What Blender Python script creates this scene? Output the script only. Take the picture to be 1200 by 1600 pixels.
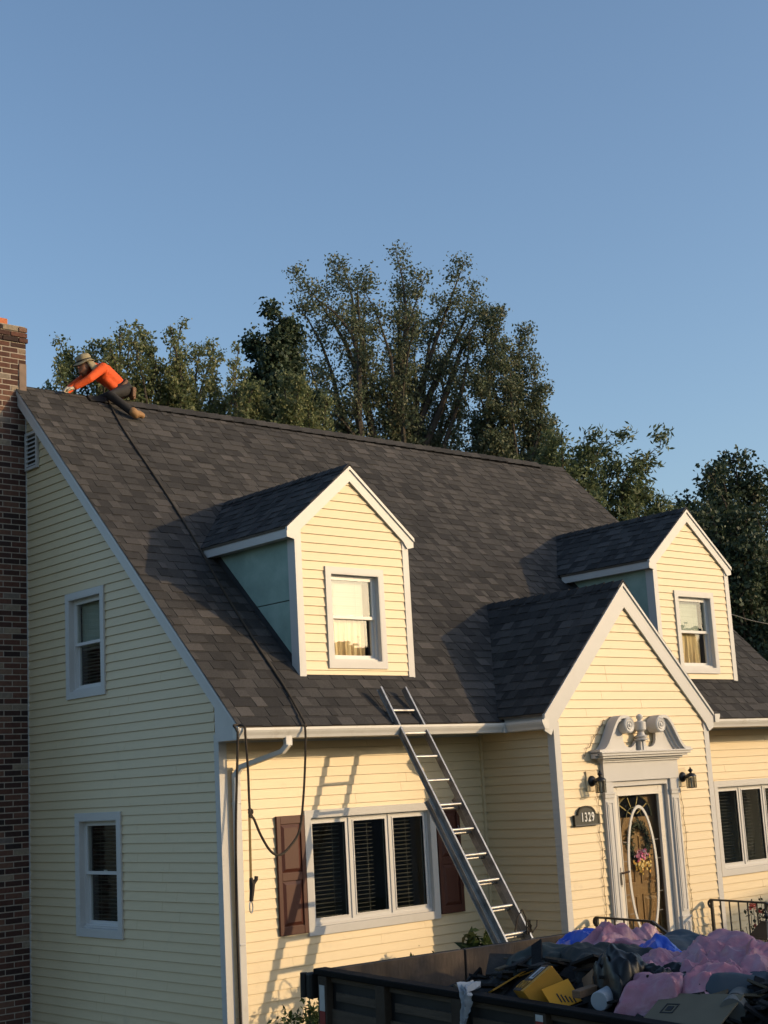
import bpy, bmesh, math, random
import numpy as np
from mathutils import Vector, Matrix, noise

# ------------------------------------------------------------------ camera, sky, sun, exposure
SC = bpy.context.scene
COL = SC.collection
for o in list(bpy.data.objects):
    bpy.data.objects.remove(o)
GROUND = -3.2                      # z = 0 is the photographer's eye level
SHADE_TOP = 4.6                    # ridge height of the house across the street
CAM = Vector((-8.730, -12.473, 0.0))
yaw, pit, rol, FPX = 0.7309682, 0.1864011, -0.0551419, 2269.76
fw = Vector((math.sin(yaw)*math.cos(pit), math.cos(yaw)*math.cos(pit), math.sin(pit)))
r0 = Vector((math.cos(yaw), -math.sin(yaw), 0)); u0 = r0.cross(fw)
rt = r0*math.cos(rol) + u0*math.sin(rol); up = -r0*math.sin(rol) + u0*math.cos(rol)
cd = bpy.data.cameras.new('camera'); cam = bpy.data.objects.new('camera', cd); COL.objects.link(cam)
cd.sensor_fit = 'VERTICAL'; cd.sensor_height = 36.0; cd.sensor_width = 27.0
cd.lens = FPX/1600*36.0; cd.clip_start = 0.1; cd.clip_end = 4000
M = Matrix((rt, up, -fw)).transposed().to_4x4(); M.translation = CAM
cam.matrix_world = M
SC.camera = cam
SC.render.resolution_x, SC.render.resolution_y = 768, 1024

TOSUN = Vector((0.79, -1.0, 0.305)).normalized()
ELEV = math.asin(TOSUN.z); AZ = math.atan2(TOSUN.x, TOSUN.y)
w = bpy.data.worlds.new('World'); SC.world = w; w.use_nodes = True
nt = w.node_tree; bg = nt.nodes['Background']
sky = nt.nodes.new('ShaderNodeTexSky'); sky.sky_type = 'NISHITA'; sky.sun_disc = False
sky.sun_elevation = ELEV; sky.sun_rotation = AZ
sky.altitude = 0; sky.air_density = 1.0; sky.dust_density = 2.0; sky.ozone_density = 2.3
nt.links.new(sky.outputs[0], bg.inputs[0]); bg.inputs[1].default_value = 0.15
ld = bpy.data.lights.new('sun', 'SUN'); lo = bpy.data.objects.new('sun', ld); COL.objects.link(lo)
ld.energy = 2.0; ld.angle = math.radians(0.55); ld.color = (1.0, 0.71, 0.385)
lo.rotation_euler = (-TOSUN).to_track_quat('-Z', 'Y').to_euler(); lo.location = (20, -20, 12)
SC.view_settings.view_transform = 'Standard'; SC.view_settings.look = 'None'
SC.view_settings.exposure = 0.56; SC.view_settings.gamma = 1.0
SC.view_settings.use_curve_mapping = False

# ------------------------------------------------------------------ materials
def lin(c):
    return tuple(((x/255)/12.92 if x/255 <= 0.04045 else ((x/255+0.055)/1.055)**2.4) for x in c)
MATS = {}
def mat(name, col, rough=0.6, var=0.12, scale=6.0, bump=0.0, bscale=40.0, metal=0.0, spec=0.4,
        stretch=(1, 1, 1), rnd=0.0, tone=None, transl=0.0, island=None, dirt=None, coat=0.0):
    """Principled material with noise in its colour; tone = colour stops read from the 'tone' attribute of each piece."""
    if name in MATS: return MATS[name]
    m = bpy.data.materials.new(name); m.use_nodes = True; MATS[name] = m
    t = m.node_tree; N = t.nodes; L = t.links; b = N['Principled BSDF']
    tc = N.new('ShaderNodeTexCoord'); mp = N.new('ShaderNodeMapping'); mp.inputs['Scale'].default_value = stretch
    L.new(tc.outputs['Object'], mp.inputs['Vector'])
    nz = N.new('ShaderNodeTexNoise'); nz.inputs['Scale'].default_value = scale; nz.inputs['Detail'].default_value = 6
    nz.inputs['Roughness'].default_value = 0.6
    L.new(mp.outputs[0], nz.inputs['Vector'])
    if tone or island:
        cr = N.new('ShaderNodeValToRGB'); st = tone or island
        while len(cr.color_ramp.elements) < len(st): cr.color_ramp.elements.new(0.5)
        for i, (p, c) in enumerate(st):
            cr.color_ramp.elements[i].position = p; cr.color_ramp.elements[i].color = (*c, 1)
        if tone:
            at = N.new('ShaderNodeAttribute'); at.attribute_name = 'tone'; L.new(at.outputs['Fac'], cr.inputs[0])
        else:
            ge = N.new('ShaderNodeNewGeometry'); L.new(ge.outputs['Random Per Island'], cr.inputs[0])
        base = cr.outputs[0]
    else:
        rgb = N.new('ShaderNodeRGB'); rgb.outputs[0].default_value = (*col, 1); base = rgb.outputs[0]
    mr = N.new('ShaderNodeMapRange'); mr.inputs['From Min'].default_value = 0.25; mr.inputs['From Max'].default_value = 0.75
    mr.inputs['To Min'].default_value = 1-var; mr.inputs['To Max'].default_value = 1+var
    L.new(nz.outputs['Fac'], mr.inputs['Value'])
    fac = mr.outputs[0]
    if rnd:
        oi = N.new('ShaderNodeObjectInfo'); m2 = N.new('ShaderNodeMapRange')
        m2.inputs['To Min'].default_value = 1-rnd; m2.inputs['To Max'].default_value = 1+rnd
        L.new(oi.outputs['Random'], m2.inputs['Value'])
        mm = N.new('ShaderNodeMath'); mm.operation = 'MULTIPLY'; L.new(fac, mm.inputs[0]); L.new(m2.outputs[0], mm.inputs[1]); fac = mm.outputs[0]
    vm = N.new('ShaderNodeVectorMath'); vm.operation = 'SCALE'; L.new(base, vm.inputs[0]); L.new(fac, vm.inputs['Scale'])
    out = vm.outputs[0]
    if dirt:
        dc, dscale, lo_, hi_ = dirt
        n2 = N.new('ShaderNodeTexNoise'); n2.inputs['Scale'].default_value = dscale; n2.inputs['Detail'].default_value = 9
        n2.inputs['Roughness'].default_value = 0.68; L.new(tc.outputs['Object'], n2.inputs['Vector'])
        r2 = N.new('ShaderNodeMapRange'); r2.inputs['From Min'].default_value = lo_; r2.inputs['From Max'].default_value = hi_
        L.new(n2.outputs['Fac'], r2.inputs['Value'])
        mx = N.new('ShaderNodeMix'); mx.data_type = 'RGBA'; L.new(r2.outputs[0], mx.inputs[0])
        L.new(out, mx.inputs[6]); mx.inputs[7].default_value = (*dc, 1); out = mx.outputs[2]
    L.new(out, b.inputs['Base Color'])
    b.inputs['Roughness'].default_value = rough; b.inputs['Metallic'].default_value = metal
    b.inputs['Specular IOR Level'].default_value = spec
    if coat: b.inputs['Coat Weight'].default_value = coat
    if bump:
        n3 = N.new('ShaderNodeTexNoise'); n3.inputs['Scale'].default_value = bscale; n3.inputs['Detail'].default_value = 5
        L.new(mp.outputs[0], n3.inputs['Vector'])
        bp = N.new('ShaderNodeBump'); bp.inputs['Strength'].default_value = bump; bp.inputs['Distance'].default_value = 0.01
        L.new(n3.outputs['Fac'], bp.inputs['Height']); L.new(bp.outputs[0], b.inputs['Normal'])
    if transl:
        tr = N.new('ShaderNodeBsdfTranslucent'); L.new(out, tr.inputs[0])
        ms = N.new('ShaderNodeMixShader'); ms.inputs[0].default_value = transl
        L.new(b.outputs[0], ms.inputs[1]); L.new(tr.outputs[0], ms.inputs[2])
        L.new(ms.outputs[0], N['Material Output'].inputs[0])
    return m

def glass_mat(name, tint=(0.92, 0.94, 0.92), ior=1.75):
    if name in MATS: return MATS[name]
    m = bpy.data.materials.new(name); m.use_nodes = True; MATS[name] = m
    t = m.node_tree; N = t.nodes; L = t.links; N.remove(N['Principled BSDF'])
    fr = N.new('ShaderNodeFresnel'); fr.inputs[0].default_value = ior
    tr = N.new('ShaderNodeBsdfTransparent'); tr.inputs[0].default_value = (*tint, 1)
    gl = N.new('ShaderNodeBsdfGlossy'); gl.inputs['Roughness'].default_value = 0.02
    nz = N.new('ShaderNodeTexNoise'); nz.inputs['Scale'].default_value = 1.6
    bp = N.new('ShaderNodeBump'); bp.inputs['Strength'].default_value = 0.08; bp.inputs['Distance'].default_value = 0.02
    L.new(nz.outputs[0], bp.inputs['Height']); L.new(bp.outputs[0], gl.inputs['Normal'])
    ms = N.new('ShaderNodeMixShader'); ge = N.new('ShaderNodeNewGeometry'); sb = N.new('ShaderNodeMath'); sb.operation = 'SUBTRACT'; sb.inputs[0].default_value = 1.0; L.new(ge.outputs['Backfacing'], sb.inputs[1]); ml = N.new('ShaderNodeMath'); ml.operation = 'MULTIPLY'; L.new(fr.outputs[0], ml.inputs[0]); L.new(sb.outputs[0], ml.inputs[1]); L.new(ml.outputs[0], ms.inputs[0]); L.new(tr.outputs[0], ms.inputs[1]); L.new(gl.outputs[0], ms.inputs[2])
    L.new(ms.outputs[0], N['Material Output'].inputs[0])
    return m

SIDING = mat('yellow_vinyl_siding', (0.66, 0.53, 0.33), 0.42, 0.035, 3.0, 0.06, 18, stretch=(1, 1, 9), rnd=0.018,
             dirt=((0.36, 0.30, 0.20), 1.7, 0.60, 0.95))
WHITE = mat('white_trim_paint', (0.55, 0.535, 0.51), 0.45, 0.035, 5.0, 0.03, 25, dirt=((0.40, 0.37, 0.31), 2.2, 0.62, 0.95))
VINYL = mat('white_window_vinyl', (0.62, 0.61, 0.59), 0.35, 0.02, 5.0)
GUTTER = mat('white_gutter_metal', (0.62, 0.60, 0.56), 0.38, 0.04, 4.0, dirt=((0.33, 0.28, 0.20), 2.6, 0.58, 0.9))
SHINGLE = mat('asphalt_shingle', None, 0.95, 0.22, 55.0, 0.5, 160, spec=0.15,
              tone=[(0.0, (0.034, 0.033, 0.033)), (0.35, (0.049, 0.047, 0.046)), (0.7, (0.068, 0.064, 0.062)), (1.0, (0.094, 0.087, 0.083))])
DECK = mat('roof_deck_wood', (0.10, 0.08, 0.06), 0.9)
BRICK = mat('old_brick', None, 0.9, 0.25, 22.0, 0.5, 60, spec=0.2,
            tone=[(0.0, (0.028, 0.022, 0.022)), (0.25, (0.055, 0.030, 0.026)), (0.5, (0.105, 0.050, 0.038)), (0.78, (0.15, 0.085, 0.062)), (0.9, (0.24, 0.20, 0.15)), (1.0, (0.14, 0.12, 0.11))])
MORTAR = mat('lime_mortar', (0.34, 0.30, 0.255), 0.95, 0.2, 20, 0.4, 80)
SHUTTER = mat('brown_shutter_vinyl', (0.072, 0.020, 0.012), 0.5, 0.10, 30, 0.08, 60, stretch=(8, 8, 1))
GLASS = glass_mat('window_glass')
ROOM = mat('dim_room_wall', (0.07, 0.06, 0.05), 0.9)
BLIND = mat('white_blind_slat', (0.42, 0.46, 0.40), 0.5, 0.03)
DARKBLIND = mat('dark_wood_blind_slat', (0.17, 0.16, 0.135), 0.4, 0.05)
CURTAIN = mat('cream_curtain', (0.92, 0.68, 0.38), 0.8, 0.2, 7.0, 0.2, 30, stretch=(5, 1, 1), transl=0.15)
SHEATH = mat('green_sheathing_board', (0.30, 0.42, 0.36), 0.75, 0.22, 3.0, 0.25, 9, dirt=((0.36, 0.45, 0.40), 3.0, 0.5, 0.8))
BLACKMETAL = mat('black_painted_iron', (0.012, 0.012, 0.013), 0.4, 0.1, 20, spec=0.5)
ALU = mat('weathered_aluminium', (0.50, 0.49, 0.47), 0.42, 0.18, 14, 0.05, 40, metal=0.75, dirt=((0.16, 0.14, 0.12), 5.0, 0.5, 0.8))
ROPE = mat('dark_braided_rope', (0.05, 0.038, 0.027), 0.9, 0.3, 60, 0.4, 200)

# ------------------------------------------------------------------ mesh helpers
ORG = {}
def link(o, parent=None):
    COL.objects.link(o)
    if parent is not None: o.parent = parent
    return o
def thing(name, label, cat, loc, group=None):
    o = bpy.data.objects.new(name, None); o.empty_display_size = 0.2; link(o)
    o.location = loc; ORG[o] = Vector(loc)
    tag(o, label, cat, group)
    return o
def tag(o, label=None, cat=None, group=None, kind=None):
    if label: o['label'] = label
    if cat: o['category'] = cat
    if group: o['group'] = group
    if kind: o['kind'] = kind
    return o

class MB:
    def __init__(s): s.v = []; s.f = []; s.t = []; s.m = []
    def add(s, vs, fs, tone=0.5, mi=0):
        b = len(s.v); s.v += [tuple(v) for v in vs]; s.f += [tuple(b+i for i in f) for f in fs]
        s.t += [tone]*len(fs); s.m += [mi]*len(fs); return s
    def hexa(s, c, tone=0.5, mi=0):   # c: 4 bottom then 4 top corners
        return s.add(c, [(0, 3, 2, 1), (4, 5, 6, 7), (0, 1, 5, 4), (1, 2, 6, 5), (2, 3, 7, 6), (3, 0, 4, 7)], tone, mi)
    def box(s, x0, x1, y0, y1, z0, z1, tone=0.5, mi=0):
        return s.hexa([(x0, y0, z0), (x1, y0, z0), (x1, y1, z0), (x0, y1, z0), (x0, y0, z1), (x1, y0, z1), (x1, y1, z1), (x0, y1, z1)], tone, mi)
    def bar(s, p, q, w, h, upv=(0, 0, 1), tone=0.5, mi=0):   # box from p to q, w across, h along upv
        p = Vector(p); q = Vector(q); d = (q-p).normalized(); a = d.cross(Vector(upv))
        if a.length < 1e-4: a = d.cross(Vector((1, 0, 0)))
        a.normalize(); u = a.cross(d); a *= w/2; u *= h/2
        return s.hexa([p-a-u, p+a-u, q+a-u, q-a-u, p-a+u, p+a+u, q+a+u, q-a+u], tone, mi)
    def tube(s, pts, r, n=8, cap=True, tone=0.5, mi=0, flat=1.0):
        pts = [Vector(p) for p in pts]; k = len(pts); rs = r if isinstance(r, (list, tuple)) else [r]*k
        ref = None; rings = []
        for i, p in enumerate(pts):
            d = (pts[min(i+1, k-1)]-pts[max(i-1, 0)])
            d = d.normalized() if d.length > 1e-9 else Vector((0, 0, 1))
            if ref is None:
                ref = d.cross(Vector((0, 0, 1)))
                if ref.length < 0.05: ref = d.cross(Vector((1, 0, 0)))
            ref = (ref - d*ref.dot(d)).normalized(); b = d.cross(ref)
            rings.append([p + (ref*math.cos(2*math.pi*j/n) + b*math.sin(2*math.pi*j/n)*flat)*rs[i] for j in range(n)])
        vs = [v for rg in rings for v in rg]; fs = []
        for i in range(k-1):
            for j in range(n):
                fs.append((i*n+j, i*n+(j+1) % n, (i+1)*n+(j+1) % n, (i+1)*n+j))
        if cap: fs += [tuple(range(n-1, -1, -1)), tuple((k-1)*n+j for j in range(n))]
        return s.add(vs, fs, tone, mi)
    def lathe(s, prof, c, n=16, axis='z', tone=0.5, mi=0, sx=1, sy=1):  # prof: (r, h)
        vs = []; fs = []; k = len(prof); c = Vector(c)
        for r, h in prof:
            for j in range(n):
                a = 2*math.pi*j/n; x, y = r*math.cos(a)*sx, r*math.sin(a)*sy
                vs.append(c + (Vector((x, y, h)) if axis == 'z' else Vector((x, -h, y)) if axis == 'y' else Vector((h, x, y))))
        for i in range(k-1):
            for j in range(n): fs.append((i*n+j, i*n+(j+1) % n, (i+1)*n+(j+1) % n, (i+1)*n+j))
        fs += [tuple(range(n-1, -1, -1)), tuple((k-1)*n+j for j in range(n))]
        return s.add(vs, fs, tone, mi)
    def prism(s, poly, f, d0, d1, tone=0.5, mi=0):   # poly of (a,b); f(a,b,d) -> point
        n = len(poly); vs = [f(a, b, d0) for a, b in poly]+[f(a, b, d1) for a, b in poly]
        fs = [tuple(range(n-1, -1, -1)), tuple(range(n, 2*n))]+[(i, (i+1) % n, n+(i+1) % n, n+i) for i in range(n)]
        return s.add(vs, fs, tone, mi)
    def build(s, name, m, parent=None, smooth=False, bevel=0.0, org=None, normals=True):
        me = bpy.data.meshes.new(name)
        root = parent
        while root is not None and root.parent is not None: root = root.parent
        o_ = ORG.get(root, Vector((0, 0, 0))) if org is None else Vector(org)
        V = np.array([(v[0], v[1], v[2]) for v in s.v], float)-np.array(o_)
        me.from_pydata(V.tolist(), [], s.f)
        for mm in (m if isinstance(m, (list, tuple)) else [m]): me.materials.append(mm)
        if len(set(s.m)) > 1: me.polygons.foreach_set('material_index', s.m)
        if normals:
            bm = bmesh.new(); bm.from_mesh(me); bmesh.ops.recalc_face_normals(bm, faces=bm.faces); bm.to_mesh(me); bm.free()
        a = me.attributes.new('tone', 'FLOAT', 'FACE'); a.data.foreach_set('value', s.t)
        if smooth: me.polygons.foreach_set('use_smooth', [True]*len(me.polygons)); 
        ob = bpy.data.objects.new(name, me); link(ob, parent)
        if smooth:
            try: me.set_sharp_from_angle(angle=math.radians(40))
            except Exception: pass
        if org is not None and parent is None: ob.location = o_; ORG[ob] = o_
        if bevel:
            bv = ob.modifiers.new('bevel', 'BEVEL'); bv.width = bevel; bv.segments = 2; bv.limit_method = 'ANGLE'
        return ob

def front(Y): return lambda a, o, z: (a, Y-o, z)        # a wall that faces the street; o is how far a point stands out
def left(X): return lambda a, o, z: (X-o, a, z)         # a wall that faces left
# ------------------------------------------------------------------ ground
g = MB()
n = 40
for i in range(n+1):
    for j in range(n+1):
        x = -600+1200*i/n; y = -600+1200*j/n
        g.v.append((x, y, GROUND))
for i in range(n):
    for j in range(n):
        a = i*(n+1)+j; g.f.append((a, a+n+1, a+n+2, a+1)); g.t.append(.5); g.m.append(0)
GRASS = mat('mown_lawn', (0.085, 0.085, 0.042), 0.95, 0.35, 1.5, 0.6, 90, dirt=((0.10, 0.08, 0.045), 0.6, 0.6, 0.85))
tag(g.build('ground', GRASS), kind='structure')
ASPH = mat('driveway_asphalt', (0.05, 0.05, 0.05), 0.95, 0.2, 30, 0.3, 200)
d = MB(); d.box(-4.2, -0.2, -30, -3.0, GROUND-0.05, GROUND+0.004); tag(d.build('driveway', ASPH), kind='structure')

# ------------------------------------------------------------------ the house
house = thing('house', 'pale yellow sided cape house with dark shingle roof, two dormers and a gabled entry', 'house', (0, 0, GROUND))
CS = 0.1016
K = 1.22                             # main roof surface: z = y + K
RX0, RX1 = -0.13, 10.43              # main roof ends
RY = 4.12; RZ = RY+K                 # ridge
EY = -0.56                           # eave edge
PX0, PX1, PY = 3.795, 6.665, -1.19   # entry bay
PCX = (PX0+PX1)/2; GCX = PCX-.04
D1 = dict(x0=1.12, x1=2.775, cx=1.925, apex=3.66, hw=0.945, sl=0.825, y=0.02)
D2 = dict(x0=7.43, x1=9.14, cx=8.265, apex=3.69, hw=0.955, sl=0.825, y=0.02)

def bands(z0, z1, ops):
    zs = sorted({z0, z1} | {z for o in ops for z in (o[2], o[3]) if z0+1e-4 < z < z1-1e-4})
    return list(zip(zs[:-1], zs[1:]))
def cut(a, b, z, ops):
    segs = [(a, b)]
    for o in ops:
        if o[2] < z < o[3]:
            ns = []
            for p, q in segs:
                if o[1] <= p or o[0] >= q: ns.append((p, q)); continue
                if o[0] > p: ns.append((p, o[0]))
                if o[1] < q: ns.append((o[1], q))
            segs = ns
    return segs
def siding(F, zref, z0, z1, span, ops, parent, nm='siding_board'):
    k0 = math.floor((z0-zref)/CS+1e-6); k = k0
    while zref+k*CS < z1-0.004:
        zb, zt = zref+k*CS, zref+(k+1)*CS; k += 1
        lo, hi = max(zb, z0), min(zt, z1)
        if hi-lo < 0.006: continue
        pieces = []   # (band index, a0,a1 at bottom, a0,a1 at top, zlo, zhi)
        for bi, (p, q) in enumerate(bands(lo, hi, ops)):
            sp0, sp1 = span(p), span(q)
            for (a, b) in cut(sp0[0], sp0[1], (p+q)/2, ops):
                if b-a < 0.01: continue
                at = sp1[0] if abs(a-sp0[0]) < 1e-6 else a; bt = sp1[1] if abs(b-sp0[1]) < 1e-6 else b
                if bt < at: at = bt = (at+bt)/2
                pieces.append([bi, a, b, at, bt, p, q])
        grp = list(range(len(pieces)))
        def fi(i):
            while grp[i] != i: i = grp[i]
            return i
        for i in range(len(pieces)):
            for j in range(i):
                if abs(pieces[i][0]-pieces[j][0]) == 1 and pieces[i][1] < pieces[j][2]-1e-4 and pieces[j][1] < pieces[i][2]-1e-4:
                    grp[fi(i)] = fi(j)
        for g_ in sorted({fi(i) for i in range(len(pieces))}):
            m = MB()
            for i, (bi, a, b, at, bt, p, q) in enumerate(pieces):
                if fi(i) != g_: continue
                o0 = 0.020-0.014*(p-zb)/CS; o1 = 0.020-0.014*(q-zb)/CS
                q2 = q-.0042 if abs(q-zt) < 1e-5 else q
                J = [a, b]; JT = [at, bt]
                if b-a > 1.7 and len(bands(lo, hi, ops)) == 1:      # panels overlap at a seam
                    rj = random.Random(int(zb*1000)//2+int(a*77)); x = a+(b-a)*rj.uniform(.15, .85); J = [a, x, b]; JT = [at, min(max(x, at), bt), bt]
                for n_ in range(len(J)-1):
                    e = .0016*n_; x0_, x1_, y0_, y1_ = J[n_], J[n_+1], JT[n_], JT[n_+1]
                    m.hexa([F(x0_, 0.0005, p), F(x1_, 0.0005, p), F(x1_, o0+e, p), F(x0_, o0+e, p), F(y0_, 0.0005, q2), F(y1_, 0.0005, q2), F(y1_, o1+e, q2), F(y0_, o1+e, q2)])
            m.build(nm, SIDING, parent)
def backing(name, F, z0, z1, span, ops, parent=house, zs=None, m=None):
    w = MB(); step = sorted({z0, z1} | set(zs or []) | {z for o in ops for z in (o[2], o[3]) if z0 < z < z1})
    for p, q in zip(step[:-1], step[1:]):
        s0, s1 = span(p+1e-4), span(q-1e-4)
        for a, b in cut(s0[0], s0[1], (p+q)/2, ops):
            at = s1[0] if abs(a-s0[0]) < 1e-6 else a; bt = s1[1] if abs(b-s0[1]) < 1e-6 else b
            w.hexa([F(a, -0.1, p), F(b, -0.1, p), F(b, 0, p), F(a, 0, p), F(at, -0.1, q), F(bt, -0.1, q), F(bt, 0, q), F(at, 0, q)])
    return w.build(name, m or SIDING, parent)

def ring(m, F, a0, a1, z0, z1, w, o0, o1, wz=None, mi=0):
    """mitred rectangular frame; outer a0..a1, z0..z1, width w"""
    wz = wz or w
    q = [(a0, z0), (a1, z0), (a1, z1), (a0, z1)]; p = [(a0+w, z0+wz), (a1-w, z0+wz), (a1-w, z1-wz), (a0+w, z1-wz)]
    for i in range(4):
        j = (i+1) % 4
        m.hexa([F(q[i][0], o0, q[i][1]), F(q[j][0], o0, q[j][1]), F(p[j][0], o0, p[j][1]), F(p[i][0], o0, p[i][1]),
                F(q[i][0], o1, q[i][1]), F(q[j][0], o1, q[j][1]), F(p[j][0], o1, p[j][1]), F(p[i][0], o1, p[i][1])], 0.5, mi)
def fbox(m, F, a0, a1, o0, o1, z0, z1, tone=.5, mi=0):
    m.hexa([F(a0, o0, z0), F(a1, o0, z0), F(a1, o1, z0), F(a0, o1, z0), F(a0, o0, z1), F(a1, o0, z1), F(a1, o1, z1), F(a0, o1, z1)], tone, mi)
def casing(F, a0, a1, z0, z1, cw, dep, lab=None):
    m = MB(); ring(m, F, a0, a1, z0, z1, cw, 0.012, 0.036)
    ring(m, F, a0+cw-0.004, a1-cw+0.004, z0+cw-0.004, z1-cw+0.004, 0.014, -dep, 0.034)      # reveal lining
    fbox(m, F, a0+cw, a1-cw, -dep, -0.01, z0+cw+0.011, z0+cw+0.035)                          # sloping sill block
    o = m.build('window', WHITE, house)
    if lab: o['label'] = lab
    return o
def blind(F, a0, a1, o, z0, z1, parent, m, pitch=0.026, tilt=0.7, nm='blind', seed=0):
    b = MB(); z = z1-0.03; rr = random.Random(seed)
    fbox(b, F, a0, a1, o-0.02, o+0.02, z1-0.028, z1)
    while z > z0+0.02:
        t = tilt+rr.uniform(-.08, .08); h = 0.0125*math.sin(t); c = 0.0125*math.cos(t); s = rr.uniform(-.0015, .0015)
        b.hexa([F(a0, o-c, z-h+s), F(a1, o-c, z-h-s), F(a1, o+c, z+h-s), F(a0, o+c, z+h+s), F(a0, o-c, z-h+s+.0022), F(a1, o-c, z-h-s+.0022), F(a1, o+c, z+h-s+.0022), F(a0, o+c, z+h+s+.0022)])
        z -= pitch
    for k in (0.22, 0.78):
        a = a0+(a1-a0)*k; fbox(b, F, a-0.0015, a+0.0015, o+0.0135, o+0.0155, z0, z1)
    fbox(b, F, a0, a1, o-0.012, o+0.012, z0, z0+0.018)
    b.build(nm, m, parent)
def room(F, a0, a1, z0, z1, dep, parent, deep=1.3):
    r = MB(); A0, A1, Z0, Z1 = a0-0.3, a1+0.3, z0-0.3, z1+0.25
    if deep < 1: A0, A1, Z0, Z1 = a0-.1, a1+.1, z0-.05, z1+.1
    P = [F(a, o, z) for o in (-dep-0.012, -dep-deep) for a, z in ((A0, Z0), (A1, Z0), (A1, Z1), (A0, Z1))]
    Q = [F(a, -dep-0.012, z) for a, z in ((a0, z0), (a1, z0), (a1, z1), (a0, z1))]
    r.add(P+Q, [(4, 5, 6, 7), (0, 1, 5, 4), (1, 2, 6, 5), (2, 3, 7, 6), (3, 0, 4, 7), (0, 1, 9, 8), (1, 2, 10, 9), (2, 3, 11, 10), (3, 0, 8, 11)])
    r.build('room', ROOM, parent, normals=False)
def double_hung(F, a0, a1, z0, z1, kind, lab, cw=0.072, dep=0.12, deep=1.3):
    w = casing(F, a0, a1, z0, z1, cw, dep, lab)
    A0, A1, Z0, Z1 = a0+cw+0.01, a1-cw-0.01, z0+cw+0.03, z1-cw-0.01
    zm = (Z0+Z1)/2; st = 0.036
    tr = MB(); 
    ring(tr, F, A0, A1, Z0, Z1, 0.02, -dep+0.003, -0.035); tr.build('window_frame', VINYL, w)
    a, b = A0+0.018, A1-0.018
    m = MB(); ring(m, F, a, b, zm-0.015, Z1-0.018, st, -0.072, -0.042); m.build('sash', VINYL, w)
    m = MB(); ring(m, F, a, b, Z0+0.02, zm+0.02, st, -0.106, -0.075); 
    fbox(m, F, (a+b)/2-0.03, (a+b)/2+0.03, -0.075, -0.062, zm+0.022, zm+0.034); m.build('sash', VINYL, w)
    m = MB(); fbox(m, F, a+st-.003, b-st+.003, -0.06, -0.056, zm-0.015+st-.003, Z1-0.018-st+.003); m.build('pane', GLASS, w)
    m = MB(); fbox(m, F, a+st-.003, b-st+.003, -0.093, -0.089, Z0+0.02+st-.003, zm+0.02-st+.003); m.build('pane', GLASS, w)
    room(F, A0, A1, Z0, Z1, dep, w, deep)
    if kind == 'dormer':
        blind(F, a+.03, b-.10, -0.128, zm-.01, Z1-.02, w, BLIND, tilt=1.25, seed=int(a0*10))
        curtain(F, a+.005, b-.09, -0.145, Z0-.02, zm+0.02, w)
    elif kind == 'half':
        blind(F, a+.03, b-.02, -0.128, zm-.03, Z1-.02, w, BLIND, tilt=1.25, seed=3)
        blind(F, a+.03, b-.02, -0.145, Z0, zm-.04, w, DARKBLIND, pitch=.04, tilt=0.5, seed=4)
    else:
        blind(F, a+.02, b-.02, -0.145, Z0, Z1-.02, w, DARKBLIND, pitch=.042, tilt=0.45, seed=5)
    return w
def curtain(F, a0, a1, o, z0, z1, parent):
    c = MB(); n = 46; mrows = 10; rr = random.Random(int(a0*100)); ph = [rr.uniform(0, 6) for _ in range(4)]
    P = []
    for j in range(mrows+1):
        t = j/mrows; z = z1+(z0-z1)*t
        for i in range(n+1):
            a = a0+(a1-a0)*i/n
            d = .014*math.sin(i*1.05+ph[0]+t*.8)+.010*math.sin(i*.47+ph[1]-t*1.4)+.006*math.sin(i*1.9+ph[2]+t*2)
            P.append(F(a, o+d*(.4+.8*t), z))
    c.add(P, [(j*(n+1)+i, j*(n+1)+i+1, (j+1)*(n+1)+i+1, (j+1)*(n+1)+i) for j in range(mrows) for i in range(n)])
    c.build('curtain', CURTAIN, parent, smooth=True)
def casement(F, a0, a1, z0, z1, nl, lab, cw=0.075, dep=0.10):
    w = casing(F, a0, a1, z0, z1, cw, dep, lab)
    A0, A1, Z0, Z1 = a0+cw+.008, a1-cw-.008, z0+cw+.028, z1-cw-.008
    fr = MB(); ring(fr, F, A0, A1, Z0, Z1, 0.022, -dep+.003, -0.02)
    wd = (A1-A0)/nl
    for i in range(1, nl): fbox(fr, F, A0+wd*i-.014, A0+wd*i+.014, -dep+.003, -0.022, Z0+.02, Z1-.02)
    fr.build('window_frame', VINYL, w)
    for i in range(nl):
        a, b = A0+wd*i+.016, A0+wd*(i+1)-.016; st = 0.045
        m = MB(); ring(m, F, a, b, Z0+.018, Z1-.018, st, -.068, -.034); ring(m, F, a+st-.012, b-st+.012, Z0+.018+st-.012, Z1-.018-st+.012, .012, -.06, -.026); m.build('sash', VINYL, w)
        m = MB(); fbox(m, F, a+st-.004, b-st+.004, -.054, -.050, Z0+.014+st, Z1-.014-st); m.build('pane', GLASS, w)
        blind(F, a+.03, b-.03-.10*(i != 0), -.16, Z0+.02, Z1-.03, w, DARKBLIND, pitch=.045, tilt=[.45, .25, .5][i % 3], seed=i+9)
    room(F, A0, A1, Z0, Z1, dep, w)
    return w

FM, FL, FP, FPS = front(0.0), left(0.0), front(PY), left(PX0)
# wall openings (a0, a1, z0, z1)
UPW = (2.185, 3.07, 1.212, 2.475); LOW = (1.907, 2.912, -1.495, -0.115)
PIC = (1.048, 2.955, -1.503, -0.207); RWIN = (8.305, 10.20, -1.475, -0.18)
W1 = (1.51, 2.375, 1.318, 2.462); W2 = (7.835, 8.74, 1.324, 2.49)
DOOR = (PCX-.56, PCX+.56, -2.34, -0.09)
shr = lambda o, e=.03: (o[0]+e, o[1]-e, o[2]+e, o[3]-e)

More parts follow.
